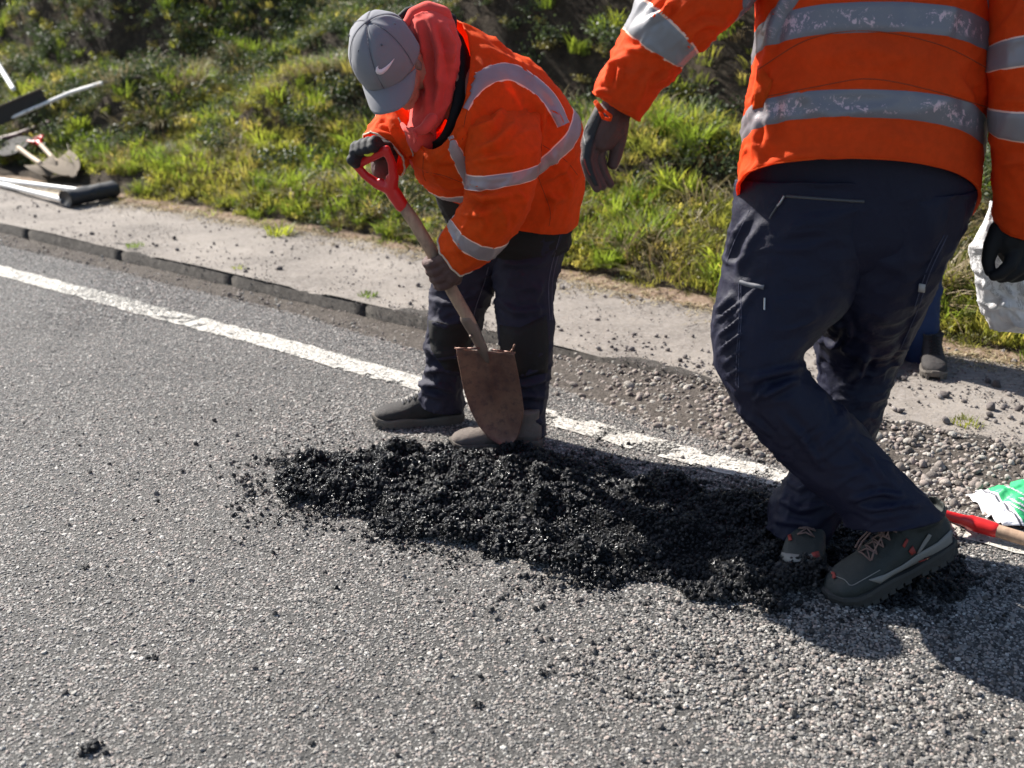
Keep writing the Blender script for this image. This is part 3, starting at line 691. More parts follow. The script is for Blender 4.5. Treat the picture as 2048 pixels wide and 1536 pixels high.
def tape(b, pts, wpx, name, m, parent, off=.0032, Yd=3.3, rows=7, taper=None):
    "tape sewn on a garment along a line"
    pts = [Vector(p) for p in pts]; seg = [0]
    for i in range(len(pts)-1): seg.append(seg[-1]+(pts[i+1]-pts[i]).length)
    n = max(6, int(seg[-1]/5)); A = catmull(np.array(pts), np.interp(np.linspace(0, seg[-1], n), seg, np.arange(len(pts)))); T = np.gradient(A, axis=0); T /= np.linalg.norm(T, axis=1)[:, None]
    G = []
    for i in range(n):
        nx, ny = -T[i][1], T[i][0]; row = []
        wv = wpx if not isinstance(wpx, (list, tuple)) else np.interp(i/(n-1), np.linspace(0, 1, len(wpx)), wpx)
        for k in range(rows):
            e = (k/(rows-1)-.5)*wv; p, nn = hit(b, A[i][0]+nx*e, A[i][1]+ny*e, Yd)
            row.append(p+nn*(off if 0 < k < rows-1 else -.0005))
        G.append(row)
    G = np.array(G)
    for _ in range(2): G[1:-1] = .5*G[1:-1]+.25*(G[:-2]+G[2:])
    me = mesh_np(name, G, grid_faces(n, rows)); uvl = me.uv_layers.new(name='UVMap'); ci = np.array([l.vertex_index for l in me.loops])
    uvl.data.foreach_set('uv', np.stack([(ci//rows)/(n-1), (ci % rows)/(rows-1)], -1).astype(np.float32).ravel())
    return link(name, me, m, parent)
def decal(b, poly, name, m, parent, off=.003, thick=.0015, Yd=3.3, cuts=1, smooth=True):
    "a sewn-on or printed piece with its own outline"
    bm = bmesh.new(); vs = [bm.verts.new((x, y, 0)) for x, y in poly]; bm.faces.new(vs); bmesh.ops.triangulate(bm, faces=bm.faces[:])
    if cuts: bmesh.ops.subdivide_edges(bm, edges=bm.edges[:], cuts=cuts, use_grid_fill=True)
    for v in bm.verts: p, n = hit(b, v.co.x, v.co.y, Yd); v.co = p+n*off
    me = bpy.data.meshes.new(name); bm.to_mesh(me); bm.free(); o = link(name, me, m, parent, smooth)
    md = o.modifiers.new('thickness', 'SOLIDIFY'); md.thickness = thick; md.offset = 0; return o

def capsule_parts(chain, ns=12):
    "round tapering limb through (point, radius) pairs"
    out = []
    for i, (p, r) in enumerate(chain):
        bm = bmesh.new(); bmesh.ops.create_icosphere(bm, subdivisions=2, radius=r); out.append(([tuple(v.co+Vector(p)) for v in bm.verts], [[v.index for v in f.verts] for f in bm.faces])); bm.free()
        if i:
            a, ra = chain[i-1]; a = Vector(a); b_ = Vector(p); t = (b_-a)
            if t.length < 1e-5: continue
            q = t.to_track_quat('Z', 'Y'); V = []
            for c, rr in ((a, ra), (b_, r)):
                for k in range(ns): g = k*2*math.pi/ns; V.append(tuple(c+q@Vector((math.cos(g)*rr, math.sin(g)*rr, 0))))
            Fc = [[k, (k+1) % ns, ns+(k+1) % ns, ns+k] for k in range(ns)]+[list(range(ns))[::-1], list(range(ns, 2*ns))]
            out.append((V, Fc))
    return out
def ellipsoid(c, r, rot=None, sub=3):
    bm = bmesh.new(); bmesh.ops.create_icosphere(bm, subdivisions=sub, radius=1); R_ = rot or Matrix.Identity(3)
    o = ([tuple(Vector(c)+R_@Vector((v.co.x*r[0], v.co.y*r[1], v.co.z*r[2]))) for v in bm.verts], [[v.index for v in f.verts] for f in bm.faces]); bm.free(); return o
def fuse(name, parts, m, parent, vox=.004, sm=6):
    V, Fc = join(parts); me = mesh_np(name, V, Fc); o = link(name, me, m, parent)
    md = o.modifiers.new('skin', 'REMESH'); md.mode = 'VOXEL'; md.voxel_size = vox; md.use_smooth_shade = True
    md = o.modifiers.new('soften', 'SMOOTH'); md.iterations = sm; md.factor = .6
    return o
def tubeline(name, pts, r, m, parent, ns=8, close=False):
    return link(name, mesh_np(name, *join(capsule_parts([(p, r) for p in pts], ns))), m, parent)
def thread(b, pts, r, name, m, parent, off=.002, Yd=3.3):
    "a seam or cord lying on cloth"
    P_ = []
    A = np.array(pts, float); tot = np.linalg.norm(np.diff(A, axis=0), axis=1).sum(); n = max(len(pts)*3, int(tot/6))
    seg = np.concatenate([[0], np.linalg.norm(np.diff(A, axis=0), axis=1).cumsum()])
    for q in catmull(A, np.interp(np.linspace(0, seg[-1], n), seg, np.arange(len(A)))): p, nn = hit(b, q[0], q[1], Yd); P_.append(p+nn*off)
    V = []; Fc = []; ns = 5
    for i, p in enumerate(P_):
        t = (P_[min(i+1, len(P_)-1)]-P_[max(i-1, 0)]).normalized(); q = t.to_track_quat('Z', 'Y')
        for k in range(ns): g = k*6.2832/ns; V.append(tuple(p+q@Vector((math.cos(g)*r, math.sin(g)*r, 0))))
    for i in range(len(P_)-1):
        for k in range(ns): Fc.append([i*ns+k, i*ns+(k+1) % ns, (i+1)*ns+(k+1) % ns, (i+1)*ns+k])
    return link(name, mesh_np(name, V, Fc), m, parent)

# ------------------------------------------------------------------ boots
def boot(parent, heel, heading, pitch, roll, M_up, M_so, M_lace, M_acc, L_=.29, detail=True, shaft=.17, Wd=1.0, seed=0):
    "walking boot: heel point on the ground, heading in plan, pitch lifts the heel"
    hx = Vector((heading[0], heading[1], 0)).normalized(); hz = Vector((0, 0, 1)); hy = hz.cross(hx)
    R_ = Matrix((hx, hy, hz)).transposed()
    Mx = Matrix.Rotation(pitch, 3, 'Y'); Mr = Matrix.Rotation(roll, 3, 'X'); k = L_/.29
    piv = Vector((.24*k, 0, 0))
    def W(p): q = Vector(p)*k; q = piv+(Mx@Mr@(q-piv)); return Vector(heel)+R_@q
    st = [(0.000, .018, .085, .03), (.012, .030, .10, .022), (.05, .037, .12, .02), (.10, .037, .125, .02), (.15, .041, .098, .02), (.19, .046, .078, .02), (.225, .0475, .069, .02), (.255, .043, .063, .02), (.277, .031, .054, .024), (.288, .014, .042, .03)]
    nu = 28; V = []; Fc = []
    for x, hw, zt, zb in st:
        cz = (zt+zb)/2; hh = (zt-zb)/2
        for j in range(nu):
            a = j*2*math.pi/nu; c, s_ = math.cos(a), math.sin(a); yy = hw*Wd*np.sign(c)*abs(c)**.75; zz = cz+hh*np.sign(s_)*abs(s_)**(.9 if s_ > 0 else .55)
            if s_ > 0: yy *= 1-.35*(s_**2)*min(1, max(0, (.2-x)/.1+.4))
            V.append(W((x, yy, zz)))
    for i in range(len(st)-1):
        for j in range(nu): Fc.append([i*nu+j, i*nu+(j+1) % nu, (i+1)*nu+(j+1) % nu, (i+1)*nu+j])
    Fc.append(list(range(nu))[::-1]); Fc.append([(len(st)-1)*nu+j for j in range(nu)])
    parts = [([tuple(v) for v in V], Fc)]
    V = []; Fc = []; sh = [(.062, .05, .058, .040), (.060, .09, .052, .038), (.056, .13, .052, .040), (.054, shaft, .056, .045)]
    for cx, z, rx, ry in sh:
        for j in range(nu): a = j*2*math.pi/nu; V.append(tuple(W((cx+rx*math.cos(a), ry*math.sin(a), z))))
    for i in range(len(sh)-1):
        for j in range(nu): Fc.append([i*nu+j, i*nu+(j+1) % nu, (i+1)*nu+(j+1) % nu, (i+1)*nu+j])
    Fc.append(list(range(nu))[::-1]); Fc.append([(len(sh)-1)*nu+j for j in range(nu)])
    parts.append((V, Fc)); up = fuse('boot', parts, M_up, parent, .0045, 5)
    # sole: outline with a waist, a rim and cleats
    def outline(x): return np.interp(x, [0, .012, .05, .10, .15, .19, .225, .255, .277, .292], [.018, .031, .040, .037, .040, .047, .050, .046, .034, .012])*Wd
    xs = np.concatenate([np.linspace(-.004, .02, 5), np.linspace(.03, .27, 22), np.linspace(.277, .293, 5)]); ring_ = [(x, outline(x)) for x in xs]+[(x, -outline(x)) for x in xs[::-1]]
    V = []; Fc = []; n = len(ring_)
    for z, gx in ((.004, .96), (.010, 1.0), (.024, 1.06), (.031, 1.03), (.031, .8)):
        for x, y in ring_:
            spring = .012*max(0, (x-.23)/.06)**1.5; V.append(tuple(W((.145+(x-.145)*(1+(gx-1)*.3), y*gx, z+spring+.004*math.sin(x*40)*(1 if z > .02 else 0)))))
    for i in range(4):
        for j in range(n): Fc.append([i*n+j, i*n+(j+1) % n, (i+1)*n+(j+1) % n, (i+1)*n+j])
    Fc.append(list(range(n))[::-1]); sp = [(V, Fc)]
    for x in np.arange(.005, .29, .021):
        for sgn in (-1, 1):
            o_ = outline(x)*1.045; bx = [(x-.0075, sgn*(o_-.014)), (x+.0075, sgn*(o_-.014)), (x+.0075, sgn*(o_-.0025)), (x-.0075, sgn*(o_-.0025))]
            if .10 < x < .13: continue
            spring = .012*max(0, (x-.23)/.06)**1.5
            V = [tuple(W((a, b, z+spring))) for z in (-.003, .013) for a, b in bx]; sp.append((V, [[0, 1, 2, 3], [7, 6, 5, 4], [0, 4, 5, 1], [1, 5, 6, 2], [2, 6, 7, 3], [3, 7, 4, 0]]))
    so_ = link('sole', mesh_np('sole', *join(sp)), M_so, up, False)
    # laces across the instep and a bow
    lp = []
    def top(x): return np.interp(x, [.10, .15, .19, .225], [.128, .100, .080, .071])+.004
    pts = [(.108+.017*i, top(.108+.017*i)) for i in range(6)]
    for i, (x, z) in enumerate(pts):
        hw = .019; a = [W((x, -hw, z-.006)), W((x+.004, 0, z+.004)), W((x, hw, z-.006))]; lp += capsule_parts([(q, .0021) for q in a], 6)
        if i < 5:
            x2, z2 = pts[i+1]
            for sg in (-1, 1): lp += capsule_parts([(W((x, sg*hw, z-.006)), .0019), (W(((x+x2)/2, 0, (z+z2)/2+.006)), .0019), (W((x2, -sg*hw, z2-.006)), .0019)], 6)
    if detail:
        x, z = pts[0]
        for sg, rr in ((-1, .03), (1, .026), (-1, .02)):
            lp += capsule_parts([(W((x+.006, 0, z+.006)), .002), (W((x+.02, sg*rr*.7, z+.012)), .002), (W((x+.045, sg*rr*1.1, z-.006)), .002), (W((x+.05, sg*rr*.5, z-.012)), .002), (W((x+.02, sg*.004, z+.004)), .002)], 6)
            lp += capsule_parts([(W((x+.006, 0, z+.006)), .002), (W((x+.04, sg*rr*.6, z-.004)), .002), (W((x+.075, sg*rr*.9, z-.03)), .0022), (W((x+.085, sg*rr, z-.044)), .0028)], 6)
    link('laces', mesh_np('laces', *join(lp)), M_lace, up)
    return up, W
M_boot = cloth('boot_leather', (.030, .035, .033), .6, wr=.5, dirt=.6, spec=.35, sheen=0)
M_boot2 = cloth('dusty_boot', (.16, .135, .12), .9, wr=.7, dirt=.5, spec=.2, sheen=0)
M_boot3 = cloth('black_boot', (.035, .031, .03), .75, wr=.7, dirt=.5, spec=.3, sheen=0)
M_sole = cloth('sole_rubber', (.055, .053, .05), .8, wr=.3, dirt=.5, sheen=0)
M_sole2 = cloth('dusty_sole', (.13, .115, .10), .9, wr=.3, dirt=.5, sheen=0)
M_lace = mat('lace', (.16, .10, .09), .8); M_lace2 = mat('grey_lace', (.3, .28, .26), .8)
M_acc = mat('boot_overlay', (.20, .19, .175), .7); M_bred = mat('boot_red', (.25, .03, .022), .7); M_bpale = mat('boot_print', (.7, .55, .25), .6)

# ------------------------------------------------------------------ hands
def grip_hand(name, c, axis, wrist, out, r, m, parent, flip=1, w=.019, arc=(20, 250), fr=.0115):
    "gloved hand closed round a shaft at c; out = direction of the back of the hand"
    ax = Vector(axis).normalized(); ov = (Vector(out)-ax*Vector(out).dot(ax)).normalized(); sv = ax.cross(ov)*flip; c = Vector(c); parts = []
    def ang(a, rad, t): a = math.radians(a); return c+ax*t+(ov*math.cos(a)+sv*math.sin(a))*rad
    ks = []
    for i in range(4):
        t = (i-1.5)*w; f = fr*(1 if i in (1, 2) else .93); ln = [0, 0, -8, -30][i]
        ch = [(ang(a, r+f*.85, t+.001*i), f*q) for a, q in zip(np.linspace(arc[0], arc[1]+ln, 7), (1.12, 1.08, 1.05, 1.0, .98, .95, .86))]
        parts += capsule_parts(ch, 10); ks.append(ch[0][0])
    wv = Vector(wrist)
    for i in range(4):
        base = wv.lerp(c, .25)+ax*(i-1.5)*w*.55+ov*(r*.6)
        parts += capsule_parts([(base, .021), (base.lerp(ks[i], .6)+ov*.006, .019), (ks[i], .0145)], 12)
    parts += capsule_parts([(wv, .031), (wv.lerp(c, .35)+ov*(r*.4), .031)], 14)
    # thumb closes from the other side
    parts += capsule_parts([(wv.lerp(c, .4)-ax*.028*1+ov*.01, .019), (ang(-45, r+.017, -.040), .016), (ang(-100, r+.013, -.046), .0135), (ang(-150, r+.012, -.040), .0115)], 10)
    return fuse(name, parts, m, parent, .0032, 4)
# ------------------------------------------------------------------ shovel in use
M_wood = mat('ash_handle', (.38, .25, .17), .7, .3)
mpw = N(M_wood, 'ShaderNodeTexCoord'); mp = N(M_wood, 'ShaderNodeMapping'); mp.inputs['Scale'].default_value = (40, 40, 3); L(M_wood, mpw.outputs['Object'], mp.inputs[0])
a = noise(M_wood, 1.5, 5, .65, vec=mp.outputs[0]); b = noise(M_wood, 14, 4, .6)
setc(M_wood, mix(M_wood, ramp(M_wood, b, [(.45, (0, 0, 0)), (.62, (.7, .7, .7))]), ramp(M_wood, a, [(.3, (.30, .19, .13)), (.7, (.46, .32, .22))]), (.16, .11, .085))); bump(M_wood, a, .3, .003)
M_grip = mat('red_plastic', (.55, .012, .012), .38, .5); bump(M_grip, noise(M_grip, 30, 4), .2, .004)
M_blade = mat('worn_steel', (.18, .1, .08), .5, .5, .35)
a = noise(M_blade, 9, 6, .65); b = noise(M_blade, 45, 5, .7)
c = ramp(M_blade, a, [(.3, (.10, .045, .035)), (.5, (.20, .10, .07)), (.68, (.26, .14, .09))]); c = mix(M_blade, ramp(M_blade, b, [(.5, (0, 0, 0)), (.65, (.8, .8, .8))]), c, (.09, .05, .045))
setc(M_blade, c); L(M_blade, ramp(M_blade, b, [(.3, (.38, .38, .38)), (.7, (.7, .7, .7))]), P(M_blade).inputs['Roughness']); bump(M_blade, b, .4, .003)
M_steel = mat('socket_steel', (.20, .15, .12), .5, .5, .5)
def d_grip(base, axis, width_dir, parent, wid=.12, ln=.125, rr=.013, M_=None):
    "plastic D grip with two arms and a crossbar"
    ax = Vector(axis).normalized(); wd = (Vector(width_dir)-ax*Vector(width_dir).dot(ax)).normalized(); b = Vector(base); ps = []
    ps += capsule_parts([(b-ax*.045, .0205), (b-ax*.01, .0215), (b+ax*.018, .021)], 14)
    for s_ in (-1, 1):
        ps += capsule_parts([(b+ax*.012, .0195), (b+ax*.04+wd*s_*wid*.26, .0150), (b+ax*.08+wd*s_*wid*.44, .0125), (b+ax*ln+wd*s_*wid*.5, .0125)], 10)
        ps += capsule_parts([(b+ax*.012, .016), (b+ax*.045+wd*s_*wid*.13, .010)], 10)
    ps += capsule_parts([(b+ax*ln-wd*wid*.5, .0135), (b+ax*ln+wd*wid*.5, .0135)], 12)
    return fuse('grip', ps, M_ or M_grip, parent, .0035, 3)
def round_shovel(root, TL, TR, tip, top, wdir_hint=None, outline=None, dish=.028, M_b=None, bend=0):
    "pointed blade between its two shoulders and tip; the shaft rises to top"
    pass
sh = empty('shovel', gr(1010, 893)); tag(sh, 'round point shovel with rusty blade, wooden shaft and red grip held by the bent worker', 'shovel')
Yb = 3.335
out = [(0, 912, 1028, 698, 706), (.06, 914, 1030, 712, 716), (.2, 920, 1036, 742, 745), (.4, 928, 1043, 783, 783), (.6, 941, 1048, 822, 822), (.75, 956, 1044, 850, 850), (.88, 975, 1036, 874, 874), (.96, 992, 1026, 887, 887), (1, 1006, 1014, 893, 893)]
G_ = []
ts = np.linspace(0, 1, 40); O_ = np.array(out)
for t in ts:
    xl = np.interp(t, O_[:, 0], O_[:, 1]); xr = np.interp(t, O_[:, 0], O_[:, 2]); yl = np.interp(t, O_[:, 0], O_[:, 3]); yr = np.interp(t, O_[:, 0], O_[:, 4]); row = []
    for k in range(29):
        s_ = k/28*2-1; px = xl+(xr-xl)*(s_+1)/2; py = yl+(yr-yl)*(s_+1)/2
        wdt = (xr-xl)/132
        dip = .030*(1-s_*s_)*wdt+.010*math.sin(t*3.0)      # dished away from the lens
        soc = -.012*math.exp(-(s_*wdt/.13)**2)*(1-t*1.6 if t < .62 else 0)       # the socket runs down into the blade
        row.append(at(px, py, Yb-.01+.03*t+dip+soc))
    G_.append(row)
bl = link('blade', mesh_np('blade', np.array(G_), grid_faces(40, 29)), M_blade, sh); md = bl.modifiers.new('thickness', 'SOLIDIFY'); md.thickness = .0028
# rolled step along the top edge
pl = [at(*q, Yb-.006) for q in [(911, 697), (935, 697), (958, 697)]]; pr_ = [at(*q, Yb-.006) for q in [(985, 700), (1008, 703), (1029, 706)]]
for q in (pl, pr_): tubeline('step', q, .0035, M_blade, bl)
tubeline('step', [at(1019, 706, Yb-.004), at(1026, 698, Yb-.012), at(1029, 690, Yb-.018)], .003, M_blade, bl)
def sp(x, y): # shaft depth follows its run
    return at(x, y, Yb+.012-(700-y)*.00018)
shaft_pts = [(962, 690), (938, 640), (905, 583), (862, 500), (826, 440), (792, 392)]
fuse('shaft', capsule_parts([(sp(x, y), r) for (x, y), r in zip(shaft_pts, (.0165, .0185, .0195, .0195, .0190, .0175))], 20), M_wood, sh, .004, 4)
sock = capsule_parts([(sp(975, 722), .008), (sp(966, 700), .016), (sp(948, 662), .0195), (sp(933, 636), .0208)], 20)
fuse('socket', sock, M_steel, sh, .003, 2)
tubeline('rivet', [sp(942, 668)+Vector((0, -.018, 0)), sp(942, 668)+Vector((0, -.024, 0))], .005, M_steel, sh)
ga = (sp(780, 372)-sp(862, 500)).normalized()
gw = (at(800, 330, 3.30)-at(724, 352, 3.34)).normalized()
d_grip(sp(787, 385), ga, at(812, 352, 3.31)-at(738, 372, 3.36), sh, .115, .118)

# ------------------------------------------------------------------ bent worker
wk = empty('person', gr(985, 880)); tag(wk, 'worker bent over a shovel in grey cap, red hood, orange reflective jacket and dark trousers', 'person')
# one continuous body, seen only where clothing leaves it bare
hip = at(1050, 430, 3.58); chest = at(970, 220, 3.46); neck = at(870, 150, 3.38); headc = at(783, 128, 3.28)
bp = capsule_parts([(hip, .10), (hip.lerp(chest, .5), .105), (chest, .115), (chest.lerp(neck, .7), .07), (neck, .052), (neck.lerp(headc, .6), .05)], 18)
bp += capsule_parts([(at(1065, 460, 3.56), .07), (at(1052, 660, 3.52), .048), (at(1056, 850, 3.47), .035)], 14)
bp += capsule_parts([(at(1010, 460, 3.62), .07), (at(912, 640, 3.62), .048), (at(885, 800, 3.64), .035)], 14)
bp += capsule_parts([(at(1000, 250, 3.36), .045), (at(1000, 400, 3.26), .036), (at(915, 500, 3.31), .028), (at(890, 535, 3.34), .024)], 12)
bp += capsule_parts([(at(860, 230, 3.46), .045), (at(800, 262, 3.42), .03), (at(780, 300, 3.39), .020)], 12)
fwd = (at(800, 225, 3.17)-headc).normalized()          # where the face looks: down and towards the lens
upv = (at(738, 50, 3.20)-headc); upv = (upv-fwd*upv.dot(fwd)).normalized(); rt = fwd.cross(upv)
HR = Matrix((rt, fwd, upv)).transposed()
def H(x, y, z): return headc+HR@Vector((x, y, z))
bp += [ellipsoid(H(0, -.005, .02), (.073, .088, .088), HR), ellipsoid(H(0, .03, -.03), (.060, .062, .070), HR), ellipsoid(H(0, .045, -.078), (.042, .040, .038), HR), ellipsoid(H(0, .078, -.090), (.020, .016, .016), HR, 2)]
bp += capsule_parts([(H(0, .084, .012), .010), (H(0, .102, -.022), .013), (H(0, .098, -.030), .012)], 10)
for s_ in (-1, 1):
    bp += [ellipsoid(H(s_*.015, .092, -.030), (.009, .010, .008), HR, 2), ellipsoid(H(s_*.076, -.008, -.012), (.009, .020, .032), HR, 2), ellipsoid(H(s_*.035, .068, .024), (.022, .014, .009), HR, 2)]
bp += capsule_parts([(H(-.022, .083, -.062), .007), (H(0, .091, -.062), .008), (H(.022, .083, -.062), .007)], 8)
fuse('body', bp, M_skin, wk, .0055, 3)
M_eye = mat('eye', (.6, .55, .5), .3)
for s_ in (-1, 1): link('eye', mesh_np('eye', *ellipsoid(H(s_*.031, .074, .006), (.011, .011, .011), HR, 2)), M_eye, wk)
# short grey hair at the side of the head
fuse('hair', [ellipsoid(H(0, -.022, .016), (.079, .078, .090), HR)]+[ellipsoid(H(s_*.066, .012, -.02), (.012, .018, .034), HR, 2) for s_ in (-1, 1)], M_hair, wk, .006, 2)

# cap
capc = at(768, 106, 3.245)
A_ = Vector((-.30, -.60, .74)).normalized(); Fv = Vector((.10, -.55, -.85)); Fv = (Fv-A_*Fv.dot(A_)).normalized(); Rv = Fv.cross(A_)
CR = Matrix((Rv, Fv, A_)).transposed()
def K_(x, y, z): return capc+CR@Vector((x, y, z))
V = []; nu, nvv = 96, 30
for j in range(nvv+1):
    ph = j/nvv*math.pi*.56
    for i in range(nu):
        th = i/nu*2*math.pi; c, s_ = math.cos(th), math.sin(th); r = math.sin(min(ph, math.pi/2))**.9
        rx, ry, rz = .094, .108, .112; crease = 0
        for kk in range(6):  # six panels meet at the button
            dth = math.atan2(math.sin(th-math.radians(30+60*kk)), math.cos(th-math.radians(30+60*kk))); crease -= .0022*math.exp(-(dth*r/.035)**2)
        wob = .004*float(vn(np.array([[c*2+3, s_*2, j*.13]]), 5)[0])*r
        frb = .012*max(0, s_)**3*math.sin(ph)        # firm, upright front panels
        z = rz*math.cos(ph) if ph < math.pi/2 else -.115*(ph-math.pi/2)
        V.append(K_((rx+crease+wob)*r*c, (ry+crease+wob+frb)*r*s_, z+wob+crease))
Fc = grid_faces(nvv+1, nu, True)[:, ::-1]
cp = link('cap', mesh_np('cap', V, Fc), M_cap, wk); md = cp.modifiers.new('thickness', 'SOLIDIFY'); md.thickness = .003; md.offset = -1
G_ = []
for j in range(14):
    t = j/13; row = []
    for i in range(41):
        s_ = i/40*2-1; hw = .079*(1-.10*t*t); e = abs(s_)
        x = hw*s_; y0 = .108*math.sqrt(max(0, 1-(x/.0945)**2))-.012; ln = .082*(1-e**3.2)**.6+.001
        y = y0+ln*t; z = -.018-.030*t*(y-y0)/.08-.034*s_*s_*(.55+.45*t)
        row.append(K_(x, y, z))
    G_.append(row)
br = link('brim', mesh_np('brim', np.array(G_), grid_faces(14, 41)), M_cap, cp); md = br.modifiers.new('thickness', 'SOLIDIFY'); md.thickness = .0045; md.offset = 0
link('button', mesh_np('button', *ellipsoid(K_(0, 0, .112), (.009, .009, .005), CR, 2)), M_capd, cp)
def cap_arc(th, j0=.02, j1=1.0, off=.0012):
    pts = []
    for k in range(22):
        ph = (j0+(j1-j0)*k/21)*math.pi*.56; r = math.sin(min(ph, math.pi/2))**.9; c, s_ = math.cos(th), math.sin(th); frb = .012*max(0, s_)**3*math.sin(ph)
        z = .112*math.cos(ph) if ph < math.pi/2 else -.115*(ph-math.pi/2)
        pts.append(K_((.094+off-.002)*r*c, (.108+off-.002+frb)*r*s_, z+off))
    return pts
for kk in range(6): tubeline('seam', cap_arc(math.radians(30+60*kk)), .0009, M_capd, cp, 5)
for q in (60, 120, 0, 180): tubeline('eyelet', cap_arc(math.radians(q), .42, .43), .0024, M_capd, cp, 8)
capb = bvh_obj(cp.data)
swoosh = [(753, 134), (752, 142), (755, 147), (760, 149), (766, 147), (774, 140), (781, 130), (788, 118), (788, 117), (779, 126), (771, 133), (763, 138), (758, 138), (756, 134), (757, 131)]
decal(capb, swoosh, 'emblem', M_mark, cp, .0022, .0012, cuts=1)

# hoodie: neck of the garment with the hood pushed back
hf = [([(835, 45), (850, 110), (858, 180), (850, 235)], 7, .010), ([(858, 40), (878, 100), (880, 170), (866, 230)], 8, .012), ([(885, 50), (905, 90), (900, 130)], 8, .010), ([(822, 60), (838, 110), (846, 170)], 5, .007)]
hood = Loft([ring((812, 42, 3.34), (886, 32, 3.40), .05), ring((818, 64, 3.32), (906, 60, 3.40), .07), ring((832, 100, 3.32), (912, 105, 3.39), .075), ring((850, 145, 3.32), (898, 150, 3.38), .065),
    ring((853, 185, 3.31), (880, 194, 3.36), .058), ring((842, 225, 3.29), (866, 236, 3.34), .055), ring((822, 255, 3.27), (862, 270, 3.32), .035)], .005, 110, 1, (.007, 12), 3, [(a_, b_, c_*2) for a_, b_, c_ in hf])
hood.obj('hood', M_hood, wk, .005)
# the collar drops round the throat as a rolled rim
def roll(name, pts, r, m, parent): return fuse(name, capsule_parts([(at(*p), q) for p, q in zip(pts, r)], 12), m, parent, .004, 5)
roll('hood_rim', [(898, 60, 3.36), (885, 30, 3.36), (855, 22, 3.36), (828, 30, 3.35), (812, 48, 3.32)], (.020, .026, .028, .022, .012), M_hood, hood.o)
roll('neckline', [(864, 238, 3.23), (848, 258, 3.21), (828, 266, 3.21), (812, 260, 3.23), (804, 248, 3.27)], (.018, .016, .012, .009, .007), M_hood, hood.o)
roll('drawcord', [(826, 262, 3.19), (832, 276, 3.19), (829, 288, 3.20)], (.006, .007, .004), M_hood, hood.o)
fuse('undershirt', [ellipsoid(at(842, 268, 3.34), (.045, .06, .06)), ellipsoid(at(842, 305, 3.40), (.04, .06, .06))], M_hood, wk, .006, 4)
# dark inner collar of the jacket standing up behind the hood
col_ = Loft([ring((846, 272, 3.34), (900, 52, 3.44), .075, (902, 215)), ring((852, 285, 3.36), (915, 60, 3.46), .095, (918, 220)), ring((865, 300, 3.40), (930, 95, 3.48), .09, (930, 235))], .006, 110, 1, (.003, 12), 9)
col_.obj('inner_collar', M_black, wk, .004)
roll('collar_rim', [(905, 70, 3.42), (905, 38, 3.44), (880, 22, 3.46), (845, 17, 3.46), (815, 22, 3.45), (800, 34, 3.43)], (.012, .014, .014, .013, .012, .01), M_black, col_.o)

# jacket body
jf = [([(1090, 360), (1120, 340), (1150, 300)], 7, .008), ([(1095, 300), (1130, 350), (1150, 400)], 7, .006), ([(835, 330), (880, 345), (935, 360)], 6, .007), ([(1085, 385), (1115, 400), (1140, 395)], 6, .006),
      ([(960, 90), (1010, 115), (1050, 135)], 7, .006), ([(1060, 180), (1085, 230), (1080, 290)], 7, .010), ([(925, 80), (935, 130), (928, 190)], 7, .007), ([(1080, 215), (1110, 230), (1125, 260)], 6, .008),
      ([(850, 300), (865, 330), (868, 355)], 5, .005), ([(1100, 440), (1105, 400), (1090, 365)], 5, .005)]
jk = Loft([ring((842, 287, 3.30), (919, 46, 3.46), .12, (926, 212)), ring((832, 302, 3.31), (955, 62, 3.47), .14, (945, 225)), ring((826, 325, 3.34), (1020, 98, 3.50), .16, (975, 250)), ring((838, 355, 3.38), (1080, 140, 3.53), .17, (1010, 285)),
    ring((868, 386, 3.42), (1128, 208, 3.56), .175, (1072, 338)), ring((915, 400, 3.46), (1156, 275, 3.58), .17, (1080, 380)), ring((945, 405, 3.49), (1163, 345, 3.59), .165, (1082, 425)), ring((955, 408, 3.50), (1147, 432, 3.59), .16, (1076, 467))],
    .0055, 150, .92, (.009, 8.0), 21, [(a_, b_, c_*1.8) for a_, b_, c_ in jf])
jk.obj('jacket', M_orange, wk, .004)
jk.band(4.05, .024, 'reflective_band', M_refl2, jk.o)
# near sleeve
sf = [([(945, 260), (985, 250), (1010, 215)], 7, .009), ([(950, 300), (990, 290), (1030, 250)], 7, .009), ([(935, 325), (975, 318), (1030, 310)], 6, .007), ([(935, 385), (970, 398), (1015, 392)], 7, .012), ([(930, 400), (960, 425), (975, 450)], 7, .010),
      ([(990, 400), (1010, 430), (1012, 465)], 6, .007), ([(1030, 380), (1050, 400), (1060, 385)], 6, .006), ([(920, 425), (950, 430), (985, 420)], 6, .008), ([(915, 470), (925, 500), (945, 520)], 4, .006), ([(902, 465), (912, 490), (925, 520)], 3.5, .006)]
slv = Loft([ring((950, 178, 3.42), (1070, 200, 3.44), .05, (1012, 205)), ring((930, 215, 3.33), (1078, 235, 3.34), .090, (1003, 240)), ring((928, 285, 3.265), (1080, 290, 3.275), .10, (1003, 300)), ring((932, 362, 3.25), (1076, 337, 3.25), .09, (1003, 362)),
    ring((926, 402, 3.23), (1066, 398, 3.23), .088), ring((914, 424, 3.24), (1040, 448, 3.24), .082), ring((904, 441, 3.27), (998, 503, 3.27), .075), ring((880, 470, 3.31), (940, 543, 3.31), .060)], .005, 120, .95, (.008, 10), 31, [(a_, b_, c_*1.7) for a_, b_, c_ in sf], .2)
slv.obj('sleeve', M_orange, jk.o, .003)
slv.band(3.0, .023, 'reflective_band', M_refl2, jk.o); slv.band(5.85, .024, 'reflective_band', M_refl2, jk.o)
M_cuff = cloth('cream_cuff', (.62, .50, .38), .8); slv.band(6.93, .004, 'cuff_edge', M_cuff, jk.o, .003)
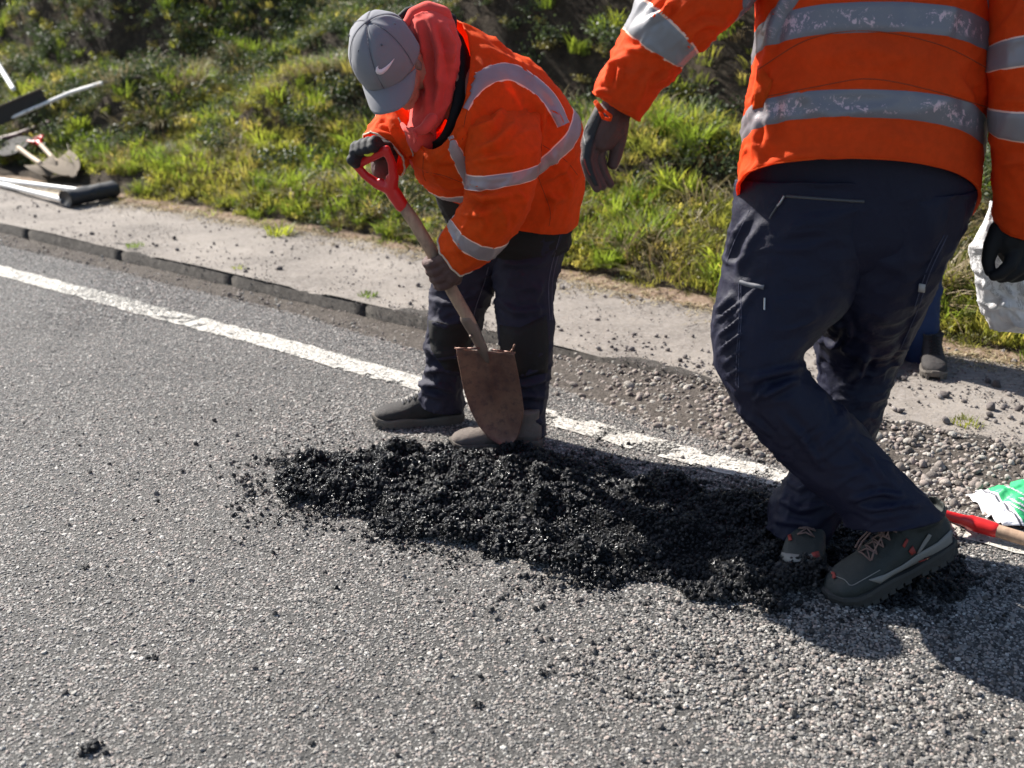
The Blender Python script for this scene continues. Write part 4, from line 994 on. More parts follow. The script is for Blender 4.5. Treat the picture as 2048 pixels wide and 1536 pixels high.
# far sleeve, ending in the hand on the grip
s2 = Loft([ring((800, 190, 3.56), (880, 250, 3.52), .07), ring((764, 222, 3.50), (850, 290, 3.46), .075), ring((744, 246, 3.45), (832, 312, 3.42), .070), ring((727, 274, 3.40), (806, 344, 3.37), .058)], .005, 90, 1, (.008, 14), 41,
    [([(745, 262), (775, 268), (810, 290)], 5, .009), ([(750, 250), (790, 258), (820, 285)], 4, .007)])
s2.obj('sleeve', M_orange, jk.o, .003); s2.band(1.25, .024, 'reflective_band', M_refl2, jk.o); s2.band(2.93, .004, 'cuff_edge', M_cuff, jk.o, .003)
# chest panel on the zip side of the far shoulder
cpn = Loft([ring((778, 222, 3.36), (812, 226, 3.40), .03), ring((782, 250, 3.34), (822, 262, 3.38), .035), ring((802, 285, 3.33), (832, 295, 3.36), .03), ring((818, 312, 3.32), (834, 316, 3.34), .015)], .004, 50, 1, (.003, 16), 45)
cpn.obj('front_flap', M_orange, jk.o, .003)
M_zip = mat('zip', (.5, .36, .28), .5, .5, .3)
zb = bvh_of([cpn, jk])
thread(zb, [(797, 236), (808, 258), (818, 285), (827, 312)], .0022, 'zip', M_zip, jk.o, .002)
jb = bvh_of([jk])
# shoulder tape, chest tape, seams, collar flap
tape(jb, [(922, 214), (938, 184), (970, 155), (1015, 143), (1055, 160), (1094, 192), (1116, 226), (1127, 250)], [36, 40, 40, 38, 34, 32, 30, 28], 'reflective_band', M_refl2, jk.o)
tape(jb, [(897, 275), (912, 305), (930, 340), (944, 372)], [22, 27, 30, 32], 'reflective_band', M_refl2, jk.o)
tape(jb, [(843, 292), (880, 277), (930, 262)], [30, 28, 26], 'collar_flap', M_orange, jk.o, .006)
decal(jb, [(856, 282), (882, 271), (884, 283), (858, 294)], 'touch_fastener', mat('orange_fastener', (.75, .10, .03), .95), jk.o, .0085, .001)
M_thr = mat('seam_thread', (.35, .05, .01), .9)
for q in ([(1068, 225), (1080, 260), (1083, 300), (1080, 335)], [(940, 200), (930, 240), (925, 280)], [(848, 300), (846, 345), (852, 362)], [(1074, 345), (1082, 370), (1100, 420), (1098, 452)], [(852, 344), (890, 352), (940, 372)], [(1085, 290), (1130, 320), (1155, 350)]): thread(jb, q, .0009, 'seam', M_thr, jk.o, .0004)
# dark lower layers under the open jacket
fl = Loft([ring((868, 384, 3.46), (1120, 330, 3.56), .12), ring((880, 420, 3.50), (1140, 400, 3.58), .12), ring((905, 460, 3.54), (1142, 470, 3.58), .12), ring((960, 495, 3.56), (1138, 492, 3.58), .115)], .006, 100, 1, (.005, 9), 51)
fl.obj('black_top', M_black, wk, .003)
# trousers
tf = [([(1000, 520), (1030, 530), (1075, 525)], 6, .006), ([(992, 600), (1030, 625), (1100, 618)], 7, .008), ([(1010, 760), (1050, 770), (1095, 755)], 6, .012), ([(1020, 800), (1055, 790), (1090, 795)], 6, .009), ([(1030, 840), (1060, 835), (1088, 850)], 6, .010), ([(1000, 740), (1040, 750), (1080, 740)], 5, .008),
      ([(1085, 560), (1070, 600), (1080, 640)], 5, .005)]
lg = Loft([ring((968, 420, 3.58), (1145, 415, 3.58), .12), ring((975, 470, 3.57), (1138, 465, 3.57), .115), ring((984, 530, 3.55), (1122, 530, 3.55), .10), ring((990, 590, 3.53), (1106, 590, 3.53), .09), ring((996, 650, 3.50), (1108, 650, 3.50), .085), ring((1003, 710, 3.49), (1106, 710, 3.49), .08),
    ring((1008, 765, 3.49), (1100, 765, 3.49), .075), ring((1016, 820, 3.48), (1093, 820, 3.48), .068), ring((1020, 862, 3.47), (1092, 868, 3.47), .066)], .006, 100, 1, (.009, 9), 61, [(a_, b_, c_*1.6) for a_, b_, c_ in tf], .5)
lg.obj('trouser_leg', M_navy2, wk, .003)
tf2 = [([(860, 640), (890, 650), (925, 640)], 6, .010), ([(852, 690), (885, 712), (925, 705)], 7, .016), ([(850, 745), (880, 735), (922, 745)], 6, .014), ([(845, 770), (875, 768), (905, 785)], 6, .012), ([(865, 600), (900, 605), (950, 590)], 6, .008), ([(855, 700), (862, 725), (880, 740)], 5, .010), ([(846, 760), (856, 785), (890, 800)], 5, .010)]
lg2 = Loft([ring((905, 430, 3.64), (1060, 440, 3.64), .11), ring((880, 500, 3.63), (1030, 510, 3.63), .105), ring((866, 560, 3.62), (992, 570, 3.62), .10), ring((857, 620, 3.61), (968, 632, 3.61), .09), ring((852, 680, 3.61), (944, 690, 3.61), .082),
    ring((853, 728, 3.62), (930, 735, 3.62), .075), ring((844, 768, 3.63), (926, 775, 3.63), .075), ring((838, 800, 3.64), (929, 812, 3.64), .078)], .006, 100, 1, (.010, 10), 71, [(a_, b_, c_*1.5) for a_, b_, c_ in tf2], .5)
lg2.obj('trouser_leg', M_navy2, wk, .003)
pv = Loft([ring((900, 400, 3.60), (1145, 400, 3.60), .13), ring((905, 450, 3.60), (1143, 440, 3.60), .13), ring((935, 500, 3.60), (1128, 495, 3.60), .12), ring((965, 535, 3.60), (1090, 530, 3.60), .08)], .007, 90, 1, (.003, 9), 75)
pv.obj('trouser_seat', M_navy2, wk, .003)
lb = bvh_of([lg]); lb2 = bvh_of([lg2])
decal(lb, [(1000, 650), (1040, 655), (1092, 630), (1096, 690), (1094, 745), (1060, 752), (1006, 752)], 'knee_patch', M_black, lg.o, .0025, .002, cuts=4)
decal(lb2, [(858, 640), (900, 650), (955, 640), (940, 690), (928, 745), (890, 740), (862, 700)], 'knee_patch', M_black, lg2.o, .0025, .002, cuts=4)
M_thn = mat('dark_thread', (.12, .11, .15), .9)
thread(lb, [(1120, 470), (1098, 560), (1100, 640)], .0011, 'seam', M_thn, lg.o, .0006); thread(lb, [(1128, 470), (1106, 555), (1104, 640)], .0011, 'seam', M_thn, lg.o, .0006); thread(lb2, [(985, 500), (970, 560), (950, 620), (935, 690)], .0011, 'seam', M_thn, lg2.o, .0006)
boot(wk, gr(925, 842), (-.97, -.14), 0, 0, M_boot3, M_sole2, M_lace2, M_acc, .30, False, .13, 1.02)
boot(wk, gr(1082, 893), (-.985, -.10), 0, 0, M_boot2, M_sole2, M_lace2, M_acc, .29, False, .13, 1.02)
# gloves
gl1 = grip_hand('glove', sp(884, 540), sp(862, 500)-sp(905, 583), at(922, 508, 3.275), Vector((.05, -1, .1)), .020, M_glove, wk, -1, .024, (-5, 235), .0155)
fuse('glove_cuff', capsule_parts([(at(916, 500, 3.30), .036), (at(900, 512, 3.295), .037)], 16), M_glove_d, gl1, .004, 3)
lq = bvh_of([slv])
g2c = sp(780, 372)+ga*.118
gl2 = grip_hand('glove', g2c, at(812, 352, 3.31)-at(738, 372, 3.36), at(778, 300, 3.38), Vector((-.2, -.75, .35)), .015, M_glove_d, wk, -1, .020, (-10, 235), .0125)
fuse('glove_cuff', capsule_parts([(at(770, 305, 3.385), .040), (at(768, 322, 3.365), .038), (at(766, 338, 3.36), .036)], 16), M_glove, gl2, .004, 3)
fuse('tag', [ellipsoid(at(736, 302, 3.262), (.019, .012, .016)), ellipsoid(at(750, 296, 3.268), (.014, .011, .011))], M_hiviz, gl2, .003, 1)
# ------------------------------------------------------------------ near worker, seen from behind
w2 = empty('person', gr(1720, 1175)); tag(w2, 'worker seen from behind from shoulders down, orange reflective jacket, navy trousers, legs crossing', 'person')
hip = at(1715, 430, 2.66); ch = at(1745, 60, 2.70)
bp = capsule_parts([(hip, .105), (at(1730, 250, 2.66), .11), (ch, .12), (at(1755, -150, 2.78), .12), (at(1760, -330, 2.84), .075), (at(1765, -420, 2.86), .06)], 18)
hc = at(1770, -520, 2.84); bp += [ellipsoid(hc, (.078, .095, .115)), ellipsoid(hc+Vector((0, .06, -.06)), (.05, .05, .06)), ellipsoid(hc+Vector((0, .10, -.02)), (.012, .02, .02), None, 2)]
for s_ in (-1, 1): bp += [ellipsoid(hc+Vector((s_*.08, .0, -.01)), (.008, .02, .032), None, 2)]
bp += capsule_parts([(at(1600, 420, 2.62), .075), (at(1525, 715, 2.575), .048), (at(1545, 775, 2.56), .046), (at(1640, 885, 2.53), .04), (at(1770, 1005, 2.50), .034)], 14)
bp += capsule_parts([(at(1790, 430, 2.72), .075), (at(1718, 700, 2.83), .046), (at(1700, 790, 2.82), .044), (at(1645, 930, 2.78), .038), (at(1605, 1030, 2.73), .032)], 14)
bp += capsule_parts([(at(1590, -230, 2.76), .055), (at(1400, -10, 2.56), .040), (at(1265, 130, 2.56), .034), (at(1225, 215, 2.56), .026)], 12)
bp += capsule_parts([(at(1960, -230, 2.72), .055), (at(2065, 100, 2.60), .042), (at(2055, 380, 2.62), .030), (at(2045, 450, 2.63), .018)], 12)
fuse('body', bp, M_skin, w2, .007, 3)
fuse('hair', [ellipsoid(hc+Vector((0, -.012, .02)), (.084, .095, .110))], M_hair, w2, .007, 2)
M_orange2 = cloth('orange_red_cloth', (1.0, .092, .007), .8, .36, wr=.45, dirt=.4, sheen=0)
jf = [([(1535, 300), (1540, 220), (1532, 160)], 8, .005), ([(1520, 330), (1512, 280), (1520, 230)], 7, .006), ([(1620, 120), (1720, 95), (1850, 120)], 16, .005), ([(1600, 160), (1580, 220), (1590, 300)], 16, .005),
      ([(1560, 0), (1545, 60), (1535, 120)], 8, .009), ([(1900, 140), (1940, 200), (1950, 260)], 10, .005), ([(1530, 120), (1520, 160), (1514, 200)], 6, .007), ([(1640, 270), (1760, 260), (1880, 300)], 14, .003), ([(1500, 340), (1560, 320), (1650, 300)], 9, .004)]
t2 = Loft([ring((1610, -440, 2.86), (1905, -440, 2.86), .09), ring((1550, -330, 2.80), (1965, -330, 2.80), .13, (1755, -420)), ring((1510, -200, 2.76), (2000, -200, 2.76), .17, (1755, -290)), ring((1510, -60, 2.72), (1996, -60, 2.72), .18, (1752, -140)),
    ring((1514, 108, 2.69), (1985, 100, 2.69), .185, (1742, 30)), ring((1500, 200, 2.67), (1980, 200, 2.67), .185, (1735, 128)), ring((1490, 276, 2.66), (1970, 284, 2.66), .185, (1728, 208)), ring((1478, 392, 2.64), (1958, 404, 2.64), .185, (1718, 318))],
    .0055, 170, .86, (.008, 5.5), 101, [(a_, b_, c_*1.6) for a_, b_, c_ in jf])
t2.obj('jacket', M_orange2, w2, .004)
t2.band(4.0, .033, 'reflective_band', M_refl, t2.o); t2.band(6.0, .033, 'reflective_band', M_refl, t2.o)
t2.band(6.97, .0025, 'hem_edge', M_orange, t2.o, .0035)
tb2 = bvh_of([t2])
tape(tb2, [(1600, -30), (1575, 5), (1552, 40), (1535, 75)], [30, 34, 38, 40], 'reflective_band', M_refl, t2.o, .004); tape(tb2, [(1975, -60), (1984, 0), (1986, 40)], [24, 20, 16], 'reflective_band', M_refl, t2.o, .004)
for q in ([(1520, 196), (1640, 172), (1740, 158), (1860, 180), (1975, 215)], [(1515, 140), (1620, 78), (1740, 62), (1880, 90), (1980, 140)]): thread(tb2, q, .0012, 'seam', M_thr, t2.o, .0006)
decal(tb2, [(1518, 130), (1546, 162), (1528, 215), (1506, 220), (1510, 175)], 'side_panel', M_orange, t2.o, .0025, .0015, cuts=3)
# arm hanging bent at the left
af = [([(1292, 45), (1320, 30), (1345, 5)], 6, .012), ([(1335, 0), (1335, 25), (1325, 40)], 5, .010), ([(1375, 90), (1385, 60), (1410, 45), (1445, 50)], 7, .012), ([(1250, 95), (1270, 98), (1288, 105)], 5, .009), ([(1215, 165), (1225, 130), (1245, 120)], 6, .010), ([(1235, 175), (1240, 140), (1235, 125)], 5, .008),
      ([(1210, 210), (1240, 215), (1270, 225)], 4, .004), ([(1275, 200), (1290, 160), (1310, 140)], 7, .007), ([(1300, 170), (1320, 155), (1335, 145)], 5, .006), ([(1192, 185), (1210, 180), (1225, 190)], 4, .006)]
a1 = Loft([ring((1560, -380, 2.78), (1680, -180, 2.76), .085), ring((1500, -290, 2.74), (1600, -90, 2.72), .10), ring((1440, -190, 2.66), (1530, -20, 2.64), .09), ring((1396, -115, 2.60), (1476, 32, 2.60), .088), ring((1345, -80, 2.56), (1432, 72, 2.56), .088), ring((1290, -25, 2.54), (1402, 98, 2.54), .085),
    ring((1264, 28, 2.54), (1376, 118, 2.54), .080), ring((1233, 95, 2.55), (1348, 150, 2.55), .075), ring((1198, 148, 2.55), (1308, 192, 2.55), .070), ring((1186, 186, 2.55), (1272, 238, 2.55), .058)], .005, 120, .95, (.008, 10), 111, [(a_, b_, c_*1.4) for a_, b_, c_ in af], .2)
a1.obj('sleeve', M_orange2, t2.o, .003); a1.band(3.0, .030, 'reflective_band', M_refl, t2.o); a1.band(6.0, .030, 'reflective_band', refl_mat('reflective_plain', False, (.24, .23, .24)), t2.o); a1.band(8.92, .003, 'hem_edge', M_orange, t2.o, .002)
# arm on the right
a2 = Loft([ring((1880, -330, 2.78), (2020, -260, 2.76), .09), ring((1950, -250, 2.72), (2100, -230, 2.70), .10), ring((1985, -80, 2.62), (2150, -90, 2.62), .10), ring((1984, 112, 2.57), (2150, 96, 2.57), .095), ring((1982, 180, 2.56), (2148, 175, 2.56), .09), ring((1984, 247, 2.55), (2146, 240, 2.55), .088),
    ring((1988, 350, 2.58), (2130, 350, 2.58), .08), ring((1988, 446, 2.63), (2112, 453, 2.63), .068)], .006, 110, .95, (.006, 10), 121, [([(1990, 205), (2030, 200), (2080, 215)], 7, .009), ([(1990, 330), (2040, 320), (2080, 340)], 8, .007), ([(2000, 60), (2030, 30), (2045, 0)], 8, .007)], .2)
a2.obj('sleeve', M_orange2, t2.o, .003); a2.band(3.0, .031, 'reflective_band', M_refl2 if False else refl_mat('reflective_plain2', False, (.24, .22, .23)), t2.o); a2.band(5.0, .030, 'reflective_band', bpy.data.materials['reflective_plain2'], t2.o)
# trousers
pf = [([(1530, 560), (1500, 590), (1470, 640)], 7, .004), ([(1460, 590), (1440, 620), (1432, 660)], 6, .005), ([(1440, 640), (1465, 620), (1482, 600)], 4, .007), ([(1440, 672), (1468, 650), (1485, 635)], 4, .007), ([(1440, 702), (1466, 682), (1484, 668)], 4, .007), ([(1446, 728), (1468, 712), (1484, 700)], 4, .006),
      ([(1450, 755), (1470, 742), (1500, 745)], 4, .007), ([(1512, 800), (1522, 780), (1536, 765)], 5, .008), ([(1455, 520), (1475, 470), (1500, 430)], 7, .007), ([(1470, 560), (1495, 500), (1520, 450)], 8, .005), ([(1600, 735), (1560, 745), (1500, 760)], 8, .008), ([(1590, 760), (1550, 780), (1510, 800)], 8, .008),
      ([(1700, 880), (1740, 920), (1770, 960)], 7, .006), ([(1560, 830), (1600, 870), (1640, 930)], 9, .005), ([(1800, 990), (1760, 985), (1700, 1000)], 6, .007), ([(1840, 1010), (1800, 1010), (1740, 1020)], 5, .007), ([(1485, 820), (1520, 850), (1550, 880)], 6, .005)]
l1 = Loft([ring((1478, 360, 2.66), (1800, 360, 2.66), .15), ring((1468, 440, 2.65), (1780, 430, 2.65), .15), ring((1448, 530, 2.63), (1730, 540, 2.64), .14), ring((1432, 620, 2.60), (1680, 630, 2.62), .125), ring((1427, 700, 2.58), (1622, 685, 2.58), .110),
    ring((1452, 776, 2.56), (1606, 728, 2.56), .10), ring((1498, 852, 2.54), (1656, 790, 2.54), .092), ring((1562, 920, 2.53), (1706, 838, 2.53), .086), ring((1626, 981, 2.51), (1770, 908, 2.51), .082), ring((1668, 1018, 2.50), (1822, 962, 2.50), .080), ring((1690, 1050, 2.49), (1882, 1026, 2.49), .086)],
    .006, 120, .95, (.008, 8.5), 131, [(a_, b_*.9, c_*1.9) for a_, b_, c_ in pf], .4)
l1.obj('trouser_leg', M_navy, w2, .003)
pf2 = [([(1650, 650), (1665, 635), (1690, 650)], 5, .010), ([(1648, 680), (1672, 690), (1692, 665)], 5, .012), ([(1700, 640), (1702, 670), (1685, 695)], 4, .008), ([(1735, 700), (1722, 740), (1700, 770)], 9, .012), ([(1890, 480), (1850, 560), (1820, 630)], 6, .006), ([(1850, 600), (1810, 680), (1780, 760)], 6, .005), ([(1560, 1000), (1600, 1020), (1650, 1010)], 7, .010), ([(1550, 1040), (1590, 1045), (1640, 1050)], 6, .008), ([(1570, 960), (1600, 980), (1640, 960)], 6, .008)]
l2 = Loft([ring((1620, 360, 2.68), (1945, 360, 2.68), .165), ring((1620, 430, 2.685), (1925, 425, 2.685), .17), ring((1610, 530, 2.71), (1870, 530, 2.71), .165), ring((1628, 620, 2.77), (1836, 615, 2.77), .135), ring((1636, 700, 2.83), (1800, 700, 2.83), .11),
    ring((1640, 790, 2.82), (1770, 790, 2.82), .098), ring((1610, 880, 2.80), (1742, 880, 2.80), .09), ring((1578, 950, 2.77), (1708, 960, 2.77), .086), ring((1545, 1005, 2.74), (1680, 1025, 2.74), .085), ring((1538, 1060, 2.73), (1650, 1080, 2.73), .085)], .006, 120, .95, (.009, 9), 141, [(a_, b_*.9, c_*1.6) for a_, b_, c_ in pf2], .4)
l2.obj('trouser_leg', M_navy, w2, .003)
p2 = Loft([ring((1490, 250, 2.66), (1955, 250, 2.66), .155), ring((1482, 380, 2.66), (1945, 390, 2.66), .155), ring((1470, 460, 2.66), (1905, 460, 2.68), .155), ring((1475, 505, 2.67), (1868, 510, 2.70), .125), ring((1530, 560, 2.68), (1820, 570, 2.74), .03)], .007, 130, .92, (.003, 8), 151, [([(1700, 430), (1690, 520), (1670, 600)], 10, -.006)])
p2.obj('trouser_seat', M_navy, w2, .003)
pb = bvh_of([l1, p2, l2])
M_zipd = mat('dark_zip', (.06, .06, .065), .45, .6, .2); M_zipm = mat('zip_pull', (.35, .35, .36), .35, .6, .8)
tape(pb, [(1572, 392), (1650, 398), (1728, 403)], 7, 'pocket_zip', M_zipd, p2.o, .004, 2.5, 5); thread(pb, [(1570, 392), (1562, 405), (1556, 412)], .0028, 'zip_pull', M_zipm, p2.o, .006, 2.5); thread(pb, [(1556, 412), (1548, 425), (1540, 438)], .0022, 'zip_pull', M_zipd, p2.o, .005, 2.5)
tape(pb, [(1480, 564), (1500, 570), (1528, 574)], 10, 'pocket_zip', mat('grey_tape', (.14, .14, .155), .6), l1.o, .004, 2.5, 5); thread(pb, [(1530, 596), (1530, 620)], .0022, 'zip_pull', M_zipm, l1.o, .005, 2.5)
for q in ([(1478, 565), (1478, 640), (1474, 700), (1472, 760)], [(1482, 565), (1482, 640), (1478, 700), (1477, 775)], [(1895, 470), (1860, 545), (1835, 620), (1800, 700)], [(1888, 470), (1852, 545), (1828, 620)], [(1500, 420), (1470, 480), (1452, 530)]): thread(pb, q, .0009, 'seam', mat('navy_thread', (.07, .07, .11), .8) if 'navy_thread' not in bpy.data.materials else bpy.data.materials['navy_thread'], l1.o, .0004, 2.5)
decal(pb, [(1838, 566), (1850, 568), (1848, 584), (1836, 582)], 'leg_tab', mat('tab', (.35, .32, .3), .7), l2.o, .003, .0015)
# draw cord with toggle at the jacket's hem
tubeline('drawcord', [at(1918, 405, 2.62), at(1926, 418, 2.62), at(1936, 444, 2.62)], .0045, M_black, t2.o)
# boots
ub, Wb = boot(w2, gr(1682, 1196)+Vector((.315*.952, .315*.307, 0)), (-.93, -.30), math.radians(18), 0, M_boot, M_sole, M_lace, M_acc, .345, True, .105, 1.05)
ub2, Wb2 = boot(w2, gr(1600, 1152)+Vector((.27*.35, .27*.94, 0)), (-.35, -.94), 0, 0, M_boot, M_sole, M_lace, M_acc, .31, False, .16, 1.05)
bpy.context.view_layer.update()
def ev_bvh(o):
    dg = bpy.context.evaluated_depsgraph_get(); e = o.evaluated_get(dg); me = e.to_mesh(); b = BVHTree.FromPolygons([o.matrix_world@v.co for v in me.vertices], [list(p.vertices) for p in me.polygons]); e.to_mesh_clear(); return b
bb = ev_bvh(ub)
def bdec(poly, name, m, off=.0025, cuts=2): return decal(bb, [(x-6, y-16) for x, y in poly], name, m, ub, off, .0015, 2.5, cuts)
bdec([(1742, 1176), (1775, 1164), (1810, 1145), (1845, 1120), (1880, 1100), (1906, 1075), (1916, 1078), (1905, 1110), (1880, 1125), (1850, 1135), (1820, 1150), (1790, 1165), (1765, 1182)], 'overlay', M_acc)
bdec([(1843, 1122), (1862, 1096), (1868, 1086), (1862, 1082), (1850, 1100), (1838, 1122)], 'overlay', M_acc, .003)
bdec([(1840, 1137), (1868, 1126), (1898, 1119), (1888, 1146), (1878, 1138), (1850, 1138)], 'red_panel', M_bred, .0045)
for i in range(7): bdec([(1857+i*4, 1133-i*.9), (1860+i*4, 1132.3-i*.9), (1860+i*4, 1129.6-i*.9), (1857+i*4, 1130.4-i*.9)], 'print', M_bpale, .006, 0)
bdec([(1672, 1160), (1677, 1163), (1679, 1172), (1675, 1170), (1674, 1175), (1671, 1172), (1673, 1166), (1669, 1165)], 'emblem', M_bred, .003, 1)
bdec([(1810, 1108), (1818, 1092), (1822, 1096), (1814, 1112)], 'red_panel', M_bred, .003, 1); bdec([(1822, 1118), (1830, 1106), (1836, 1120), (1828, 1126)], 'emblem', M_bred, .003, 1)
thread(bb, [(1652, 1128), (1668, 1150), (1690, 1160), (1702, 1171), (1725, 1160), (1760, 1140)], .0011, 'seam', M_acc, ub, .0006, 2.5)
b2 = ev_bvh(ub2)
decal(b2, [(1550, 1100), (1575, 1108), (1610, 1112), (1635, 1106), (1636, 1122), (1600, 1128), (1565, 1124), (1550, 1116)], 'overlay', M_acc, ub2, .0025, .0015, 2.6, 2)
decal(b2, [(1622, 1108), (1636, 1104), (1640, 1130), (1630, 1124)], 'red_panel', M_bred, ub2, .004, .0015, 2.6, 1); decal(b2, [(1577, 1072), (1583, 1070), (1585, 1082), (1578, 1083)], 'emblem', M_bred, ub2, .003, .0015, 2.6, 1)

# hanging gloved hand
Yh = 2.545
def fi(pts, m=0): return capsule_parts([(at(x, y, Yh+dy), r) for x, y, dy, r in pts], 12)
ps = fi([(1228, 216, 0, .030), (1215, 250, 0, .033), (1200, 280, 0, .027)])+fi([(1240, 218, .005, .026), (1232, 250, .012, .027), (1212, 282, .01, .022)])+fi([(1204, 225, 0, .020), (1188, 262, .0, .022), (1178, 292, 0, .020)])
gloveA = ps+fi([(1178, 288, -.020, .0150), (1172, 320, -.028, .0135), (1180, 350, -.026, .0125), (1194, 376, -.02, .0105)])   # little finger side nearest the lens
gloveA += fi([(1186, 290, -.002, .0150), (1182, 322, -.008, .0135), (1192, 352, -.008, .0125), (1205, 372, -.004, .0105)])
gloveA += fi([(1198, 292, .014, .0140), (1199, 324, .012, .0125), (1209, 350, .012, .0115), (1221, 368, .014, .0095)])
gloveA += fi([(1200, 290, .034, .0140), (1200, 318, .036, .0125), (1206, 342, .036, .0115), (1212, 356, .038, .0098)])
gloveA += fi([(1240, 248, .02, .021), (1238, 280, .026, .0170), (1232, 306, .026, .0155), (1226, 328, .024, .0130)])
gA = fuse('glove', gloveA, M_glove, w2, .0022, 2)
bpy.context.view_layer.update(); gb = ev_bvh(gA)
decal(gb, [(1196, 212), (1208, 228), (1196, 255), (1186, 285), (1180, 320), (1186, 345), (1196, 372), (1188, 370), (1174, 345), (1166, 310), (1166, 280), (1178, 240)], 'glove_back', M_glove_d, gA, .0015, .001, Yh, 3)
thread(gb, [(1169, 318), (1173, 335), (1180, 350)], .0018, 'piping', M_bred, gA, .001, Yh)
thread(gb, [(1172, 290), (1169, 268), (1176, 250)], .0018, 'piping', M_acc, gA, .001, Yh)
tubeline('toggle', [at(1190, 205, 2.49), at(1200, 222, 2.485), at(1206, 236, 2.485), at(1220, 240, 2.485), at(1222, 232, 2.485), at(1206, 220, 2.485), at(1192, 203, 2.49)], .0035, M_orange, a1.o)
# hand in a black glove with a bag
Yg = 2.625
def fj(pts): return capsule_parts([(at(x, y, Yg+dy), r) for x, y, dy, r in pts], 12)
g = fj([(2040, 415, 0.01, .042), (2036, 440, 0, .042), (2020, 478, 0, .042), (2030, 505, 0, .036)])+fj([(2055, 445, 0, .036), (2060, 490, 0, .038)])+fj([(1998, 458, 0, .022), (1984, 490, -.006, .020), (1976, 522, -.01, .0155), (1980, 543, -.012, .0130)])
g += fj([(2030, 500, -.02, .020), (2020, 530, -.035, .0165), (2000, 548, -.035, .0145), (1988, 552, -.03, .0125)])+fj([(2046, 505, -.01, .020), (2040, 536, -.03, .0165), (2018, 552, -.03, .0140), (2002, 556, -.025, .0125)])+fj([(2060, 505, .005, .020), (2060, 536, -.02, .0165), (2040, 552, -.02, .0140), (2024, 556, -.02, .0125)])+fj([(2072, 500, .02, .018), (2078, 530, 0, .015), (2062, 548, -.01, .013), (2050, 552, -.01, .012)])
fuse('glove', g, M_glove_k, w2, .0032, 3)

# ------------------------------------------------------------------ crumpled bag in the hand
M_bag = mat('white_bag', (.88, .88, .90), .5, .4)
a = noise(M_bag, 22, 7, .75, dist=1.0); tcb = N(M_bag, 'ShaderNodeTexCoord'); sx = N(M_bag, 'ShaderNodeSeparateXYZ'); L(M_bag, tcb.outputs['Object'], sx.inputs[0])
lowz = mth(M_bag, 'MULTIPLY', mth(M_bag, 'SUBTRACT', .86, sx.outputs[2]), 1.2)
k = ramp(M_bag, mth(M_bag, 'ADD', a, lowz), [(.60, (0, 0, 0)), (.64, (1, 1, 1)), (.66, (0, 0, 0))]); k2 = ramp(M_bag, mth(M_bag, 'ADD', noise(M_bag, 6, 4, .6), lowz), [(.7, (0, 0, 0)), (.85, (.6, .6, .6))])
setc(M_bag, mix(M_bag, k, mix(M_bag, k2, (.88, .88, .90), (.55, .48, .47)), (.05, .035, .035))); translucent(M_bag, .5, (.8, .8, .8)); bump(M_bag, noise(M_bag, 9, 6, .6, dist=1.5), .8, .03)
sk = empty('sack', at(2010, 560, 2.60)); tag(sk, 'crumpled white plastic sack with dirt specks held in the black glove', 'bag')
bf = [([(1958, 560), (2000, 590), (2048, 640)], 7, .016), ([(1975, 620), (2010, 600), (2060, 620)], 6, .014), ([(2005, 560), (2030, 600), (2048, 620)], 5, .012), ([(1960, 520), (1975, 560), (1970, 590)], 5, .012), ([(2010, 620), (2030, 640), (2050, 650)], 4, .012), ([(2040, 560), (2060, 600), (2090, 640)], 6, .014)]
sg = Loft([ring((1988, 405, 2.77), (2110, 405, 2.77), .02), ring((1976, 440, 2.77), (2140, 440, 2.77), .045), ring((1954, 490, 2.77), (2160, 490, 2.77), .06), ring((1950, 530, 2.77), (2170, 535, 2.77), .07), ring((1955, 575, 2.77), (2175, 585, 2.77), .075), ring((1966, 615, 2.77), (2165, 640, 2.77), .06), ring((1976, 640, 2.77), (2150, 668, 2.77), .04), ring((1984, 656, 2.77), (2130, 676, 2.77), .015)],
    .0055, 110, 1, (.010, 7), 161, bf, .2)
sg.obj('film', M_bag, sk, .0015)

# ------------------------------------------------------------------ bag lying on the road
M_bg = mat('green_print', (.035, .36, .14), .45, .4); M_bw = mat('bag_white', (.72, .72, .74), .5, .4); M_bl = mat('print_dark', (.06, .06, .08), .6)
for m_ in (M_bg, M_bw): bump(m_, noise(m_, 9, 5, .6, dist=1), .5, .02)
bag2 = empty('sack', gr(2030, 1010)); tag(bag2, 'flattened green and white printed sack lying beside the edge line', 'bag')
P4 = [gr(1930, 1001), gr(1998, 1058), gr(2230, 1075), gr(2160, 915)]   # left tip, near edge, far right corners
P4 = [np.array(p) for p in (gr(1930, 1001), gr(2003, 1060), gr(2400, 1060), gr(2085, 938))]
nu_, nv_ = 90, 60; U, Vv = np.meshgrid(np.linspace(0, 1, nu_), np.linspace(0, 1, nv_), indexing='ij')
Gp = (P4[0]*(1-U)[..., None]+P4[3]*U[..., None])*(1-Vv)[..., None]+(P4[1]*(1-U)[..., None]+P4[2]*U[..., None])*Vv[..., None]
ed = np.minimum(np.minimum(U, 1-U)*2.2, np.minimum(Vv, 1-Vv)); q = p3(Gp[..., 0]*14, Gp[..., 1]*14)
hz = .010+.035*sstep(0, .35, ed)*(1+.5*fbm(q, 3, 171))+.012*(1-np.abs(fbm(q*1.3, 2, 172))*2.5)
Gp[..., 2] = hz
fcs = grid_faces(nu_, nv_)[:, ::-1]; me = mesh_np('film', Gp, fcs); o = link('film', me, [M_bw, M_bg, M_bl], bag2)
px, py, _ = proj(Gp.reshape(-1, 3)[fcs].mean(1))
